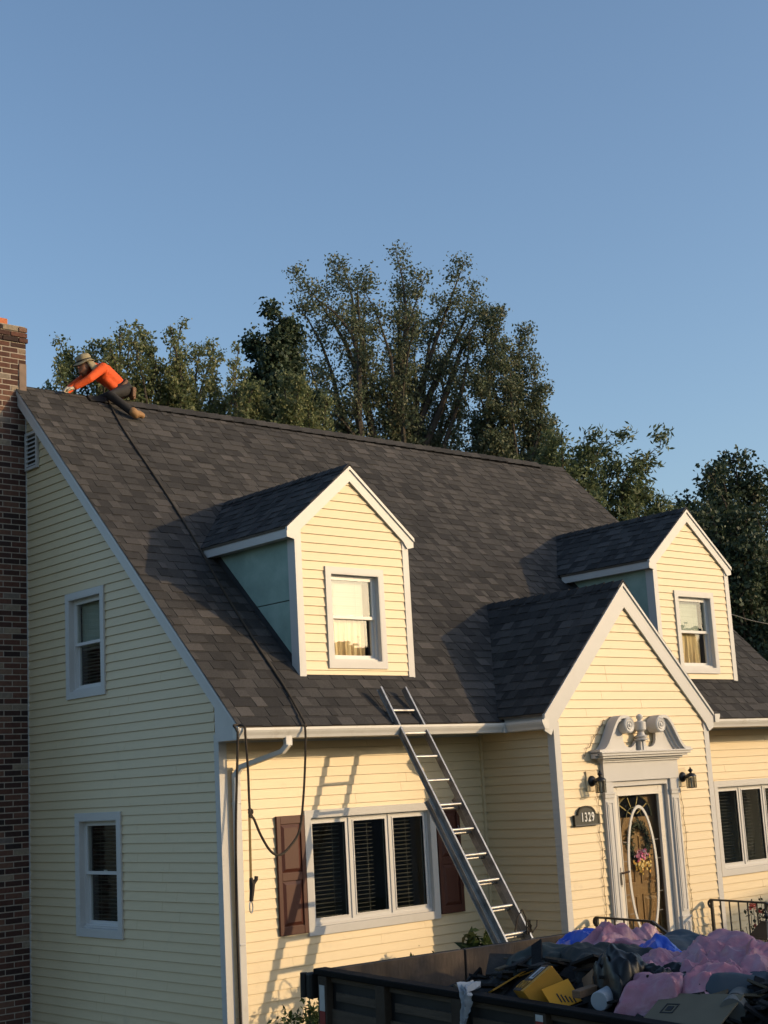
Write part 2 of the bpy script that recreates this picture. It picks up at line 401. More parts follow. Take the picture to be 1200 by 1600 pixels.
# left gable wall
def gspan(z): return (0.055 if z < 1.05 else max(0.055, z-K+0.20), 4.06)
lw = backing('left_wall', FL, GROUND, RZ-.25, lambda z: (0.0 if z < 1.0 else max(0, z-K+.14), 4.10), [shr(UPW), shr(LOW)], zs=[1.0, 1.05])
siding(FL, 0.246, GROUND+.25, 5.1, gspan, [shr(UPW), shr(LOW)], lw)
# main front wall, to the left and to the right of the entry bay
fw_ = backing('front_wall', FM, GROUND, 0.6, lambda z: (0.0, 10.3), [shr(PIC), shr(RWIN)])
siding(FM, 0.246, GROUND+.25, 0.56, lambda z: (0.07, PX0-.03), [shr(PIC)], fw_)
siding(FM, 0.246, GROUND+.25, 0.56, lambda z: (PX1, 10.22), [shr(RWIN)], fw_)
# entry bay
pg = lambda z, e=0.0: (PX0+.06+e, PX1-.06-e) if z < .60 else (GCX-(2.30-z)+.16, GCX+(2.30-z)-.16)
def pspan(z):
    h = min(PX1-PX0, 2*(2.30-.14-z+.0))/2 if z > .55 else (PX1-PX0)/2
    c_ = PCX if z < .55 else GCX; return (max(PX0+.07, c_-h+.07), min(PX1-.07, c_+h-.07)) if h > .09 else (c_-.02, c_+.02)
ew = backing('entry_wall', FP, GROUND, 2.1, lambda z: (PX0 if z < .55 else max(PX0, GCX-(2.2-z)), PX1 if z < .55 else min(PX1, GCX+(2.2-z))), [shr(DOOR, 0)], zs=[.55, .76])
siding(FP, 0.259, GROUND+.25, 2.06, pspan, [shr(DOOR, -.04)], ew)
ps = backing('entry_side_wall', FPS, GROUND, .62, lambda z: (PY+.101, -.002), [])
siding(FPS, 0.246, GROUND+.25, .56, lambda z: (PY+.075, -.045), [], ps)
r_ = MB(); r_.box(PX1-.1, PX1, PY+.101, -.002, GROUND, .62); r_.build('entry_side_wall', SIDING, house)
o_ = MB(); o_.box(10.2, 10.3, .002, 8.24, GROUND, .9); o_.box(0, 10.3, 8.24, 8.34, GROUND, .6)
o_.prism([(.9, .002), (.9, 8.24), (4.9, RY)], lambda a, b, d: (d, b, a), 10.2, 10.3); o_.box(-.0, .1, 4.1, 8.24, GROUND, .9)
o_.prism([(.9, 4.1), (.9, 8.24), (4.9, RY)], lambda a, b, d: (d, b, a), 0, .1); o_.build('rear_wall', SIDING, house)

# corner posts
m = MB(); m.box(-.022, 0, -.022, .062, GROUND+.2, .62); m.box(0, .075, -.022, 0, GROUND+.2, .62); m.build('corner_trim', WHITE, house)
m = MB(); m.box(PX0-.022, PX0, PY-.022, PY+.08, GROUND+.2, .62); m.box(PX0, PX0+.075, PY-.022, PY, GROUND+.2, .62); m.build('corner_trim', WHITE, house)
m = MB(); m.box(PX1-.075, PX1, PY-.022, PY, GROUND+.2, .66); m.box(PX1, PX1+.022, PY-.022, PY+.08, GROUND+.2, .62); m.build('corner_trim', WHITE, house)
m = MB(); m.box(PX0-.045, PX0-.002, -.045, -.002, GROUND+.2, .56); m.build('inside_corner_trim', SIDING, house)
m = MB(); m.box(-.022, -.001, 4.03, 4.062, GROUND, 4.95); m.build('edge_trim', WHITE, house)

double_hung(FL, *UPW, 'half', 'upper gable window with half lowered white blind', cw=.075)
double_hung(FL, *LOW, 'dark', 'lower gable window with dark blind', cw=.085)
casement(FM, *PIC, 3, 'triple casement window behind the ladder')
casement(FM, *RWIN, 3, 'casement window right of the entry')

# shutters
def shutter(a0, a1, z0, z1, lab):
    m = MB(); F = FM; mid = (z0+z1)/2-.02
    fbox(m, F, a0, a1, .019, .030, z0, z1)
    for p, q in ((a0, a0+.052), (a1-.052, a1)): fbox(m, F, p, q, .030, .046, z0, z1)
    for p, q in ((z0, z0+.085), (z1-.085, z1), (mid-.04, mid+.04)): fbox(m, F, a0+.052, a1-.052, .030, .0445, p, q)
    s = m.build('shutter', SHUTTER, house, bevel=.004); s['label'] = lab
    for p, q in ((z0+.085, mid-.04), (mid+.04, z1-.085)):
        A0, A1, P, Q = a0+.058, a1-.058, p+.006, q-.006; e = .035
        pm = MB(); pm.hexa([F(A0, .0302, P), F(A1, .0302, P), F(A1, .0302, Q), F(A0, .0302, Q), F(A0+e, .0465, P+e), F(A1-e, .0465, P+e), F(A1-e, .0465, Q-e), F(A0+e, .0465, Q-e)])
        pm.build('raised_panel', SHUTTER, s)
shutter(.665, 1.035, -1.462, -.249, 'brown shutter left of the triple window')
shutter(2.968, 3.335, -1.462, -.249, 'brown shutter in shade behind the ladder')
shutter(10.21, 10.29, -1.46, -.22, 'brown shutter at the right edge')

# louvred gable vent beside the chimney
m = MB(); ring(m, FL, 3.705, 4.02, 4.19, 4.675, .035, .019, .052); v = m.build('gable_vent', WHITE, house)
for i in range(7):
    z = 4.235+i*.057; s = MB(); s.hexa([FL(3.74, .022, z+.03), FL(3.985, .022, z+.03), FL(3.985, .05, z), FL(3.74, .05, z), FL(3.74, .022, z+.036), FL(3.985, .022, z+.036), FL(3.985, .05, z+.006), FL(3.74, .05, z+.006)]); s.build('louvre', WHITE, v)
s = MB(); fbox(s, FL, 3.74, 3.985, .0195, .0205, 4.225, 4.64); s.build('vent_backing', ROOM, v)
# ------------------------------------------------------------------ roofs
PIECES = []        # (centre, verts, faces, tone)
def shingles(P, v0, v1, ulim, seed, skip=None, ex=0.149, wmin=.08, wmax=.25, every=True, lift=.004):
    """P(u, v, w) -> world. Courses of laminated shingles, each tab a slab of its own with its own shade."""
    rr = random.Random(seed); v = v0; k = 0
    while v < v1-.01:
        vt = min(v+ex+.018, v1+.012); vv = min(v+ex, v1)
        a0, a1 = ulim(v); b0, b1 = ulim(vv)
        lo, hi = min(a0, b0), max(a1, b1); u = lo-rr.uniform(0, .2); prev = rr.random() < .5
        while u < hi:
            wd = rr.uniform(wmin, wmax)*(1.0 if prev else .85)
            p, q = u, u+wd; u = q
            A, B, C_, D_ = max(p, a0), min(q, a1), min(q, b1), max(p, b0)
            if B-A < .004 and C_-D_ < .004: prev = not prev; continue
            if B < A: A = B = (max(min((A+B)/2, a1), a0))
            if C_ < D_: C_ = D_ = (max(min((C_+D_)/2, b1), b0))
            h = (.0125 if prev else .0065)+rr.uniform(-.001, .001); h2 = lift
            prev = not prev
            g_ = .0012
            vo = rr.uniform(-.004, .004)
            vs = [P(A+g_, v+vo, 0), P(B-g_, v+vo, 0), P(C_-g_, vt, 0), P(D_+g_, vt, 0), P(A+g_, v+vo, h), P(B-g_, v+vo, h), P(C_-g_, vt, h2), P(D_+g_, vt, h2)]
            cen = (Vector(vs[0])+Vector(vs[2]))/2
            big = noise.noise(cen*0.35+Vector((seed*3.1, 0, 0)))*.10
            tn = rr.choice([.08, .2, .35, .4, .5, .55, .62, .7, .85])+rr.uniform(-.1, .1)+big - (0.10 if h < .009 else 0)
            if skip is None or not all(skip(Vector(x)) for x in vs[:4]):
                
                f_ = .80; vm = [tuple(Vector(vs[5]).lerp(Vector(vs[6]), f_*.88)), tuple(Vector(vs[4]).lerp(Vector(vs[7]), f_*.88))]
                PIECES.append((cen, vs+vm, min(1, max(0, tn)), rr.random() < .6))
        v += ex; k += 1
SF = [(4, 5, 8, 9), (0, 1, 5, 4), (1, 2, 6, 8, 5), (3, 0, 4, 9, 7)]
def slab(mb, vs, tn, band):     # laminated shingles carry a band of darker granules along their upper edge
    mb.add(vs, SF+[(9, 8, 6, 7)], tn)
    if band: mb.t[-1] = max(0, tn-.42)
R2 = math.sqrt(.5)
def dz(D, x): return D['apex']-D['sl']*abs(x-D['cx'])
def covered(p):
    for D in (D1, D2):
        if D['x0']+.01 < p.x < D['x1']-.01 and p.y > D['y']+.06 and p.z < dz(D, p.x)-.05: return True
        if abs(p.x-D['cx']) < D['hw']-.02 and p.z > 2.9 and p.z < dz(D, p.x)-.05: return True
    if abs(p.x-GCX) < 1.45 and p.z < 2.30-abs(p.x-GCX)-.06: return True
    return False
Pm = lambda u, v, w: (u, EY+v*R2-w*R2, EY+K+v*R2+w*R2)
VL = (RY-EY)/R2
shingles(Pm, 0, VL, lambda v: (RX0-.02, RX1+.02), 5, covered)
Pb = lambda u, v, w: (u, 2*RY-EY-v*R2+w*R2, EY+K+v*R2+w*R2)
main_n = len(PIECES)
def slope_roof(cx, apex, hw, sl, yf, seed):
    th = math.atan(sl); c, s = math.cos(th), math.sin(th); ez = apex-sl*hw; L_ = hw/c
    for sg in (-1, 1):
        P = lambda u, v, w, sg=sg: (cx+sg*(hw-v*c+w*s), u, ez+v*s+w*c)
        shingles(P, 0, L_, lambda v: (yf, max(yf, ez+v*s-K+.03)), seed+sg)
slope_roof(GCX, 2.30, 1.585, 1.0, PY-.05, 21)
slope_roof(D1['cx'], D1['apex'], D1['hw'], D1['sl'], D1['y']-.055, 31)
slope_roof(D2['cx'], D2['apex'], D2['hw'], D2['sl'], D2['y']-.055, 41)
# roof decks under the shingles
def decks(o):
    lim = [RX0+.004, D1['x0']+.03, D1['x1']-.03, D2['x0']+.03, D2['x1']-.03, RX1-.004]
    for i in range(5):
        x0, x1 = lim[i], lim[i+1]
        runs = [(EY+.01, RY)] if i % 2 == 0 else [(EY+.01, .05), (1.66, RY)]
        for ya, yb in runs:
            o.prism([(ya, ya+K-.002), (yb, yb+K-.002), (yb, yb+K-.12), (ya, ya+K-.06 if ya < 0 else ya+K-.12)], lambda a, b, d: (d, a, b), x0, x1)
    o.prism([(2*RY-EY, EY+K), (RY+.001, RZ), (RY+.001, RZ-.12), (2*RY-EY, EY+K-.06)], lambda a, b, d: (d, a, b), RX0, RX1)
o = MB(); decks(o); mroof = o.build('main_roof', DECK, house)
# the 300 shingles that show largest are parts of their own; all others are one part
PIECES_vis = sorted(range(main_n), key=lambda i: (PIECES[i][0]-CAM).length + (100 if PIECES[i][0].x < -.2 else 0))
single = set(PIECES_vis[:300])
rest = MB()
for i, (cen, vs, tn, bd) in enumerate(PIECES):
    if i in single:
        s = MB(); slab(s, vs, tn, bd); s.build('shingle', SHINGLE, mroof, normals=False)
    else: slab(rest, vs, tn, bd)
PIECES_b = PIECES; PIECES = []
shingles(Pb, 0, VL, lambda v: (RX0-.02, RX1+.02), 77, wmin=.3, wmax=.9)
for cen, vs, tn, bd in PIECES: slab(rest, vs, tn, bd)
tag(rest.build('shingles', SHINGLE, mroof, normals=False), kind='stuff')
# ridge caps
def ridge(p, q, sl, nm='ridge_cap', step=.145, wd=.15, seed=1, par=None):
    p, q = Vector(p), Vector(q); d = (q-p); n_ = max(1, int(d.length/step)); d.normalize(); s = d.cross(Vector((0, 0, 1))); rr = random.Random(seed)
    for i in range(n_):
        a = p+d*(i*step); b = p+d*(i*step+step+.03); m = MB(); k = rr.uniform(-.004, .004)
        dn = Vector((0, 0, -wd*sl*.75)); sd = s*wd*.75
        for sg in (-1, 1):
            m.add([a+Vector((0, 0, .030+k)), a+sd*sg+dn+Vector((0, 0, .03+k)), b+sd*sg+dn+Vector((0, 0, .016)), b+Vector((0, 0, .016)),
                   a+Vector((0, 0, .008)), a+sd*sg+dn+Vector((0, 0, .005))], [(0, 1, 2, 3), (0, 4, 5, 1)], rr.uniform(.05, .6))
        m.build(nm, SHINGLE, par or mroof, normals=False)
rv = MB(); rv.prism([(RY-.10, RZ-.100), (RY-.10, RZ-.084), (RY, RZ+.014), (RY+.10, RZ-.084), (RY+.10, RZ-.100), (RY, RZ-.004)], lambda a, b, d: (d, a, b), .9, 9.75); rv.build('ridge_vent', mat('black_vent_plastic', (.006, .006, .006), .95, spec=.02), mroof)
ridge((9.78, RY, RZ+.024), (.88, RY, RZ+.008), 1.0, step=.21, wd=.135)
ridge((RX1, RY, RZ), (9.8, RY, RZ), 1.0, step=.21, wd=.13, seed=2)
# main rakes, eave boxes, fascia and soffit
def rake(x0, x1, sgn):
    m = MB(); f = lambda a, b, d: (d, a, b)
    t = .025*sgn
    m.prism([(-.50, -.50+K-.016), (RY, RZ-.016), (RY, RZ-.215), (-.30, -.30+K-.215)], f, x0, x0+t)
    m.prism([(-.55, -.55+K-.012), (RY, RZ-.012), (RY, RZ-.07), (-.55, -.55+K-.07)], f, x0-t*.8, x0-.001*sgn)
    m.prism([(-.30, -.30+K-.19), (RY, RZ-.19), (RY, RZ-.212), (-.30, -.30+K-.212)], f, x0+t+.001*sgn, x1)
    return m.build('rake_board', WHITE, house)
rake(RX0, 0, 1); rake(RX1, 10.3, -1)
for xa, xb in ((RX0+.002, -.001), (10.301, RX1-.002)):
    m = MB(); m.prism([(-.12, .537), (-.525, .533), (-.546, .555), (-.546, .63), (-.12, 1.03)], lambda a, b, d: (d, a, b), xa, xb); m.build('eave_return', WHITE, house)
for xa, xb in ((.0, PX0-.0), (PX1, 10.3)):
    m = MB(); m.box(xa, xb, -.545, -.525, .548, .648); m.box(xa, xb, -.5245, -.024, .549, .562); m.box(xa, xb, -.024, -.0215, .525, .562); m.build('eave_fascia', WHITE, house)
GP = [(0, .66), (0, .556), (.070, .556), (.080, .585), (.098, .615), (.106, .636), (.106, .660), (.096, .660), (.094, .645), (.072, .6), (.064, .568), (.008, .568), (.008, .66)]
def gutter(f, a, b, lab=None, caps=(True, True)):
    m = MB(); m.prism(GP, f, a, b)
    out = GP[:7]
    for e, c in ((a, caps[0]), (b, caps[1])):
        if c: m.prism(out, f, e-.006, e+.006)
    g_ = m.build('gutter', GUTTER, house)
    if lab: g_['label'] = lab
    return g_
gx = PX0-.135
fm = lambda a, b, d: (d, -.547-a, b-.016)
fs_ = lambda a, b, d: (gx-a, d, b-.016)
gutter(fm, -.21, gx-.11, None, (True, False))
gutter(fs_, PY-.055, -.66, None, (True, False))
m = MB(); m.box(gx-.112, gx+.0, -.656, -.547, .536, .648); m.build('gutter_corner', GUTTER, house)
gutter(fm, PX1+.17, 10.46, None, (True, True))
fr_ = lambda a, b, d: (PX1+.135+a, d, b+.02)
gutter(fr_, PY-.055, -.6, None, (True, False))
for xa, sg in ((gx, 1), (PX1+.135, -1)):
    m = MB(); m.box(min(xa, xa+.018*sg), max(xa, xa+.018*sg), PY-.02, -.53, .53, .70); m.box(min(xa+.02*sg, xa+.13*sg), max(xa+.02*sg, xa+.13*sg), PY+.002, -.03, .545, .56); m.build('eave_fascia', WHITE, house)

# gable trims
def gable(cx, apex, hw, sl, y, wb, x0, x1, zb, corner=.075, bay=False):
    f = lambda a, b, d: (a, d, b); th = math.atan(sl); vh = wb/math.cos(th)
    for sg in (-1, 1):
        m = MB()
        m.prism([(cx, apex-.014), (cx+sg*hw, apex-sl*hw-.014), (cx+sg*hw, apex-sl*hw-.014-vh*.62), (cx+sg*(hw-.10), apex-sl*hw-.014-vh*.62-(0.05 if bay else .02)), (cx+sg*(hw-.16), apex-sl*(hw-.16)-vh-.014), (cx, apex-vh-.014)], f, y-.045, y-.0215)
        m.prism([(cx, apex-.010), (cx+sg*(hw+.005), apex-sl*(hw+.005)-.010), (cx+sg*(hw+.005), apex-sl*(hw+.005)-.05), (cx, apex-.05)], f, y-.062, y-.0455)
        m.build('gable_rake_board', WHITE, house)
for D in (D1, D2):
    c, ap, hw, sl, y = D['cx'], D['apex'], D['hw'], D['sl'], D['y']
    gable(c, ap, hw, sl, y, .135, D['x0'], D['x1'], 1.24)
    ez = ap-sl*hw
    F = front(y); W = W1 if D is D1 else W2; x0, x1 = D['x0'], D['x1']
    def dspan(z, D=D, x0=x0, x1=x1, c=c, ap=ap, sl=sl):
        h = min((x1-x0)/2-.04, (ap-.165-z)/sl+.06) if z > 2.6 else (x1-x0)/2-.04
        h = max(h, .02); return (c-h, c+h) if z > 2.6 else (x0+.04, x1-.04)
    dw = backing('dormer_wall', F, 1.16, ap-.2, lambda z, x0=x0, x1=x1, c=c, ap=ap, sl=sl: (max(x0, c-(ap-.1-z)/sl), min(x1, c+(ap-.1-z)/sl)), [shr(W)], zs=[2.7, ez])
    siding(F, 0.484 if D is D1 else .519, 1.246, ap-.20, dspan, [shr(W)], dw)
    for sx, xx in ((1, x0), (-1, x1)):
        m = MB(); xa, xb = sorted((xx, xx+sx*.07)); m.box(xa, xb, y-.024, y-.0005, 1.225, ez+.02)
        xa, xb = sorted((xx-sx*.022, xx-sx*.0005)); m.box(xa, xb, y-.024, y+.11, 1.225, ez+.02); m.build('corner_trim', WHITE, house)
    double_hung(F, *W, 'dormer', 'left dormer window with sunlit curtain' if D is D1 else 'right dormer window with sunlit curtain', deep=.85)
    # sheathed cheeks, two boards each with an open joint
    for sx, xx in ((-1, x0), (1, x1)):
        xa, xb = sorted((xx, xx-sx*.02)); zj = 2.085
        f = lambda a, b, d: (d, a, b)
        m = MB(); m.prism([(y+.09, zj), (y+.09, ez+.03), (ez+.03-K, ez+.03), (zj-K, zj)], f, xa, xb); m.build('sheathing_board', SHEATH, house)
        m = MB(); m.prism([(y+.09, y+K+.05), (y+.09, zj-.012), (zj-.012-K, zj-.012)], f, xa, xb); m.build('sheathing_board', SHEATH, house)
        m = MB(); xc, xd = sorted((xx-sx*.021, xx-sx*.04)); m.prism([(y+.03, 1.25), (y+.03, ez), (ez-K, ez)], f, xc, xd); m.build('cheek_backing', DECK, house)
    for sx, xx in ((-1, x0), (1, x1)):        # dark strip painted as the shadow where the cheek meets the roof
        xa, xb = sorted((xx+sx*.001, xx+sx*.006)); m = MB(); m.prism([(y+.10, y+.10+K+.01), (y+.10, y+.10+K+.11), (ez-.14-K, ez-.04), (ez-.14-K, ez-.14)], lambda a, b, d: (d, a, b), xa, xb); m.build('cheek_shadow_strip', mat('painted_cheek_shadow', (.035, .036, .038), .6, .3, 6), house)
    # deck, side fascia and soffit
    m = MB()
    for sg in (-1, 1):
        m.prism([(c, ap-.004), (c+sg*hw, ez-.004), (c+sg*hw, ez-.03), (c, ap-.09)], lambda a, b, d: (a, d, b), y-.02, 1.62)
        m.add([(c, 1.62, ap-.004), (c+sg*hw, 1.62, ez-.004), (c, ap-K+.02, ap-.004)], [(0, 1, 2)])
    m.build('dormer_roof', DECK, house)
    for sg in (-1, 1):
        m = MB(); xa, xb = sorted((c+sg*(hw-.008), c+sg*(hw-.026))); m.box(xa, xb, y-.021, 1.60, ez-.125, ez-.006)
        xa, xb = sorted((c+sg*(hw-.027), (x0 if sg < 0 else x1))); m.box(xa, xb, y-.021, 1.60, ez-.118, ez-.105); m.build('dormer_fascia', WHITE, house)
    ridge((c, y-.06, ap), (c, ap-K+.05, ap), sl, seed=int(c), wd=.13)
gable(GCX, 2.30, 1.585, 1.0, PY, .21, PX0, PX1, 0, bay=True)
m = MB()
for sg in (-1, 1):
    m.prism([(GCX, 2.296), (GCX+sg*1.58, .716), (GCX+sg*1.58, .69), (GCX, 2.19)], lambda a, b, d: (a, d, b), PY-.02, .3)
    m.add([(GCX, .3, 2.296), (GCX+sg*1.58, .3, .716), (GCX, 1.1, 2.296)], [(0, 1, 2)])
m.build('entry_roof', DECK, house)
ridge((GCX, PY-.06, 2.30), (GCX, 1.1, 2.30), 1.0, seed=8, wd=.13)

# downspout
ds = MB(); W_ = .085
path = [(.43, -.60, .55), (.43, -.60, .47), (.40, -.545, .405), (.18, -.12, .275), (.15, -.068, .20), (.15, -.065, -1.0), (.15, -.065, GROUND+.15), (.08, -.25, GROUND+.08)]
pts = [Vector(p) for p in path]
for a, b in zip(pts[:-1], pts[1:]): 
    d_ = (b-a).normalized(); ds.bar(a-d_*.012, b+d_*.012, W_, .05, (0, 1, .01) if abs(d_.z) > .9 else (0, 0, 1))
for z in (-.1, -1.5): ds.box(.112, .188, -.095, -.02, z, z+.025)
ds.build('downspout', GUTTER, house, bevel=.008)

# chimney: each brick in view is a piece; the hidden sides are one part
ch = MB(); CX0, CX1, CY0, CY1, CZ = -.93, -.004, 4.05, 4.85, 6.13
ch.box(CX0+.005, CX1-.005, CY0+.0055, CY1-.005, GROUND, CZ)
chim = ch.build('chimney', MORTAR, house)
rr = random.Random(3); hh = .0728; k = 0; sides = MB(); z = GROUND
while z < CZ-.05:
    off = .1125 if k % 2 else 0.0; x = CX1
    pr = .014 if k*hh > 9.06 else 0
    if k*hh > 9.06 and k*hh < 9.16: pr = .02
    first = True
    while x > CX0+.02:
        L_ = (.103 if (first and k % 2) else .215); first = False
        xa = max(x-L_, CX0)
        j = [rr.uniform(-.002, .002) for _ in range(3)]
        nse = noise.noise(Vector((x*1.3, 0, z*.55)))
        tn = min(1, max(0, rr.random()**1.2*.75+.16*nse+.05)); 
        if rr.random() < .10: tn = rr.uniform(.85, 1.0)
        pb = [(xa, CY0-pr+j[0], z+.007), (x+(pr if x == CX1 else 0), CY0-pr+j[1], z+.007), (x, CY0+.1, z+.007), (xa, CY0+.1, z+.007)]
        vs = pb+[(a, b, c+hh-.0135) for a, b, c in pb]
        if x > -.62 and z > -2.75: s = MB(); s.hexa(vs, tn); s.build('brick', BRICK, chim, bevel=.003)
        else: sides.hexa(vs, tn)
        x = xa-.0125
    y = CY0+.115 if k % 2 else CY0+.22
    while y < CY1-.05:
        for xa, xb in ((CX0, CX0+.1), (CX1-.1, CX1)):
            sides.box(xa, xb, y, min(y+.215, CY1), z+.0055, z+hh-.005, rr.random()*.8)
        y += .2245
    z += hh; k += 1
tag(sides.build('bricks', BRICK, chim), kind='stuff')
cw = MB(); cw.hexa([(CX0+.0, CY0-.0, z+.002), (CX1, CY0, z+.002), (CX1, CY1, z+.002), (CX0, CY1, z+.002), (CX0+.22, CY0+.2, z+.07), (CX1-.2, CY0+.2, z+.07), (CX1-.2, CY1-.2, z+.07), (CX0+.22, CY1-.2, z+.07)])
cw.build('mortar_crown', MORTAR, chim)
CLAY = mat('orange_clay_flue', (0.42, 0.13, 0.05), 0.8, 0.2, 15, 0.3, 60)
fl = MB(); fx0, fx1, fy0, fy1 = CX0+.26, CX1-.185, CY0+.14, CY1-.24
for a, b, c, d_ in ((fx0, fx1, fy0, fy0+.03), (fx0, fx1, fy1-.03, fy1), (fx0, fx0+.03, fy0+.0302, fy1-.0302), (fx1-.03, fx1, fy0+.0302, fy1-.0302)): fl.box(a, b, c, d_, z+.0, z+.135)
fl.build('flue_tile', CLAY, chim, bevel=.006)
st = MB(); st.box(-.105, -.006, CY0-.012, CY0-.004, 5.20, 5.62); st.build('flashing', mat('weathered_flashing', (.16, .11, .085), .7, .3, 9), chim)
# ------------------------------------------------------------------ front door and its surround
SX = PCX-.0; Fp = FP
sur = MB()
# pilasters with capitals, panels and plinths
PIL = []
for sg in (-1, 1):
    a0, a1 = sorted((SX+sg*.545, SX+sg*.695))
    m = MB(); fbox(m, Fp, a0, a1, .0, .055, -2.36, -.09)
    fbox(m, Fp, a0-.008, a1+.008, .0, .066, -2.36, -1.72); fbox(m, Fp, a0-.012, a1+.012, .0, .072, -1.735, -1.715)
    fbox(m, Fp, a0-.010, a1+.010, .0, .070, -.275, -.235); fbox(m, Fp, a0-.018, a1+.018, .0, .078, -.235, -.215); fbox(m, Fp, a0-.006, a1+.006, .0, .062, -.215, -.095)
    p = m.build('pilaster', WHITE, house, bevel=.003)
    for z0, z1, o in ((-1.66, -.32, .055), (-2.30, -1.78, .066)):
        r = MB(); ring(r, Fp, a0+.022, a1-.022, z0, z1, .014, o+.0005, o+.010); r.build('panel_moulding', WHITE, p)
        r = MB(); fbox(r, Fp, a0+.048, a1-.048, o+.0005, o+.008, z0+.03, z1-.03); r.build('panel_moulding', WHITE, p)
# frieze, cornice
m = MB(); fbox(m, Fp, SX-.70, SX+.70, 0, .068, -.089, .13); m.build('frieze', WHITE, house)
m = MB()
for i, (h, o, z0, z1) in enumerate(((.725, .09, .13, .155), (.755, .115, .1552, .178), (.80, .16, .1782, .205), (.835, .185, .2052, .235), (.86, .20, .2352, .255))):
    fbox(m, Fp, SX-h, SX+h, 0, o, z0, z1)
m.build('cornice', WHITE, house, bevel=.004)
# broken pediment: scrolled tympanum with a moulding that rides on its edge
def scurve(n=22):
    pts = []
    for i in range(n+1):
        t = i/n
        x = .86-.53*t; u_ = min(1, max(0, (t-.06)/.86)); z = .268+.392*(u_**3*(u_*(u_*6-15)+10))
        pts.append((x, z))
    # over the crest and round the volute
    for k in range(1, 7):
        a = math.pi/2+k*math.pi/9; pts.append((.335+.115*math.cos(a)*.9, .545+.115*math.sin(a)))
    return pts
SCV = scurve()
for sg in (-1, 1):
    m = MB(); f = lambda a, b, d, sg=sg: (SX+sg*a, PY-d, b)
    # tympanum panel in vertical strips, with a round notch by the centre
    n_ = 40
    for i in range(n_):
        xa, xb = .075+(.84-.075)*i/n_, .075+(.84-.075)*(i+1)/n_
        def top(x):
            if x < .335: return None
            q = min(SCV[:23], key=lambda c: abs(c[0]-x)); return q[1]-.01
        def bot(x): return .2552
        def topn(x):
            if x >= .335: return top(x)
            # notch: circle centre (.17,.42) r .125 cut out below the scroll; solid stem beneath
            return .42-math.sqrt(max(0, .0156-(x-.19)**2)) if abs(x-.19) < .125 else (.40 if x < .1 else .56)
        ta, tb = topn(xa), topn(xb)
        m.add([f(xa, .2552, .035), f(xb, .2552, .035), f(xb, tb, .035), f(xa, ta, .035), f(xa, .2552, .075), f(xb, .2552, .075), f(xb, tb, .075), f(xa, ta, .075)],
              [(0, 3, 2, 1), (4, 5, 6, 7), (2, 3, 7, 6), (0, 4, 7, 3), (1, 2, 6, 5), (0, 1, 5, 4)])
        if .315 > xa > .28:
            pass
    m.build('tympanum', WHITE, house)
    m = MB()
    # swept moulding of three stepped fillets
    for (dn0, dn1, dep) in ((-.085, -.055, .10), (-.055, -.025, .135), (-.025, .012, .175)):
        for i in range(len(SCV)-1):
            (xa, za), (xb, zb) = SCV[i], SCV[i+1]
            def nrm(j):
                p, q = SCV[max(j-1, 0)], SCV[min(j+1, len(SCV)-1)]; tx, tz = q[0]-p[0], q[1]-p[1]; l = math.hypot(tx, tz); return (tz/l, -tx/l)
            na, nb = nrm(i), nrm(i+1)
            P = [(xa+na[0]*dn0, za+na[1]*dn0), (xb+nb[0]*dn0, zb+nb[1]*dn0), (xb+nb[0]*dn1, zb+nb[1]*dn1), (xa+na[0]*dn1, za+na[1]*dn1)]
            m.hexa([f(P[k][0], P[k][1], .03) for k in range(4)]+[f(P[k][0], P[k][1], dep) for k in range(4)])
    m.build('scroll_moulding', WHITE, house)
    m = MB(); c = (SX+sg*.295, PY, .555)
    m.lathe([(.094, .03), (.094, .178), (.080, .19), (.062, .182), (.055, .182), (.048, .192), (.036, .19), (.03, .184), (.022, .184), (.018, .196), (.004, .2)], c, 24, 'y'); m.build('volute', WHITE, house, smooth=True)
m = MB(); c = (SX-.0, PY-.10, 0)
fbox(m, Fp, SX-.045, SX+.045, .03, .125, .2554, .375); fbox(m, Fp, SX-.012, SX+.03, .125, .14, .2556, .372)
m.lathe([(.02, .375), (.085, .376), (.088, .392), (.06, .40), (.075, .412), (.078, .425), (.05, .44), (.038, .475), (.05, .49), (.07, .50), (.07, .59), (.05, .60), (.03, .605), (.028, .62), (.042, .64), (.04, .665), (.02, .685), (.004, .69)], c, 20)
m.build('finial_urn', WHITE, house, smooth=True)
# door: jambs, storm door with oval glass, wooden door behind it
JT = -.1
m = MB(); fbox(m, Fp, SX-.552, SX-.50, -.16, .03, -2.34, -.092); fbox(m, Fp, SX+.50, SX+.552, -.16, .03, -2.34, -.092); fbox(m, Fp, SX-.50, SX+.50, -.16, .03, -.15, -.092)
m.build('door_jamb', WHITE, house)
STORM = mat('cream_storm_door', (0.70, 0.65, 0.56), .4, .03)
m = MB(); a0, a1, z0, z1 = SX-.495, SX+.495, -2.30, -.155
fbox(m, Fp, a0, a0+.11, -.06, -.02, z0, z1); fbox(m, Fp, a1-.11, a1, -.06, -.02, z0, z1); fbox(m, Fp, a0+.11, a1-.11, -.06, -.02, z1-.10, z1); fbox(m, Fp, a0+.11, a1-.11, -.06, -.02, z0, z0+.22)
ring(m, Fp, a0+.105, a1-.105, z0+.215, z1-.095, .014, -.05, -.012)
sd = m.build('storm_door', STORM, house, bevel=.004)
m = MB(); fbox(m, Fp, a0+.115, a1-.115, -.045, -.040, z0+.225, z1-.105); m.build('pane', GLASS, sd)
ov = MB(); oc = (SX+.0, -1.155); n_ = 48; rx, rz = .26, .755
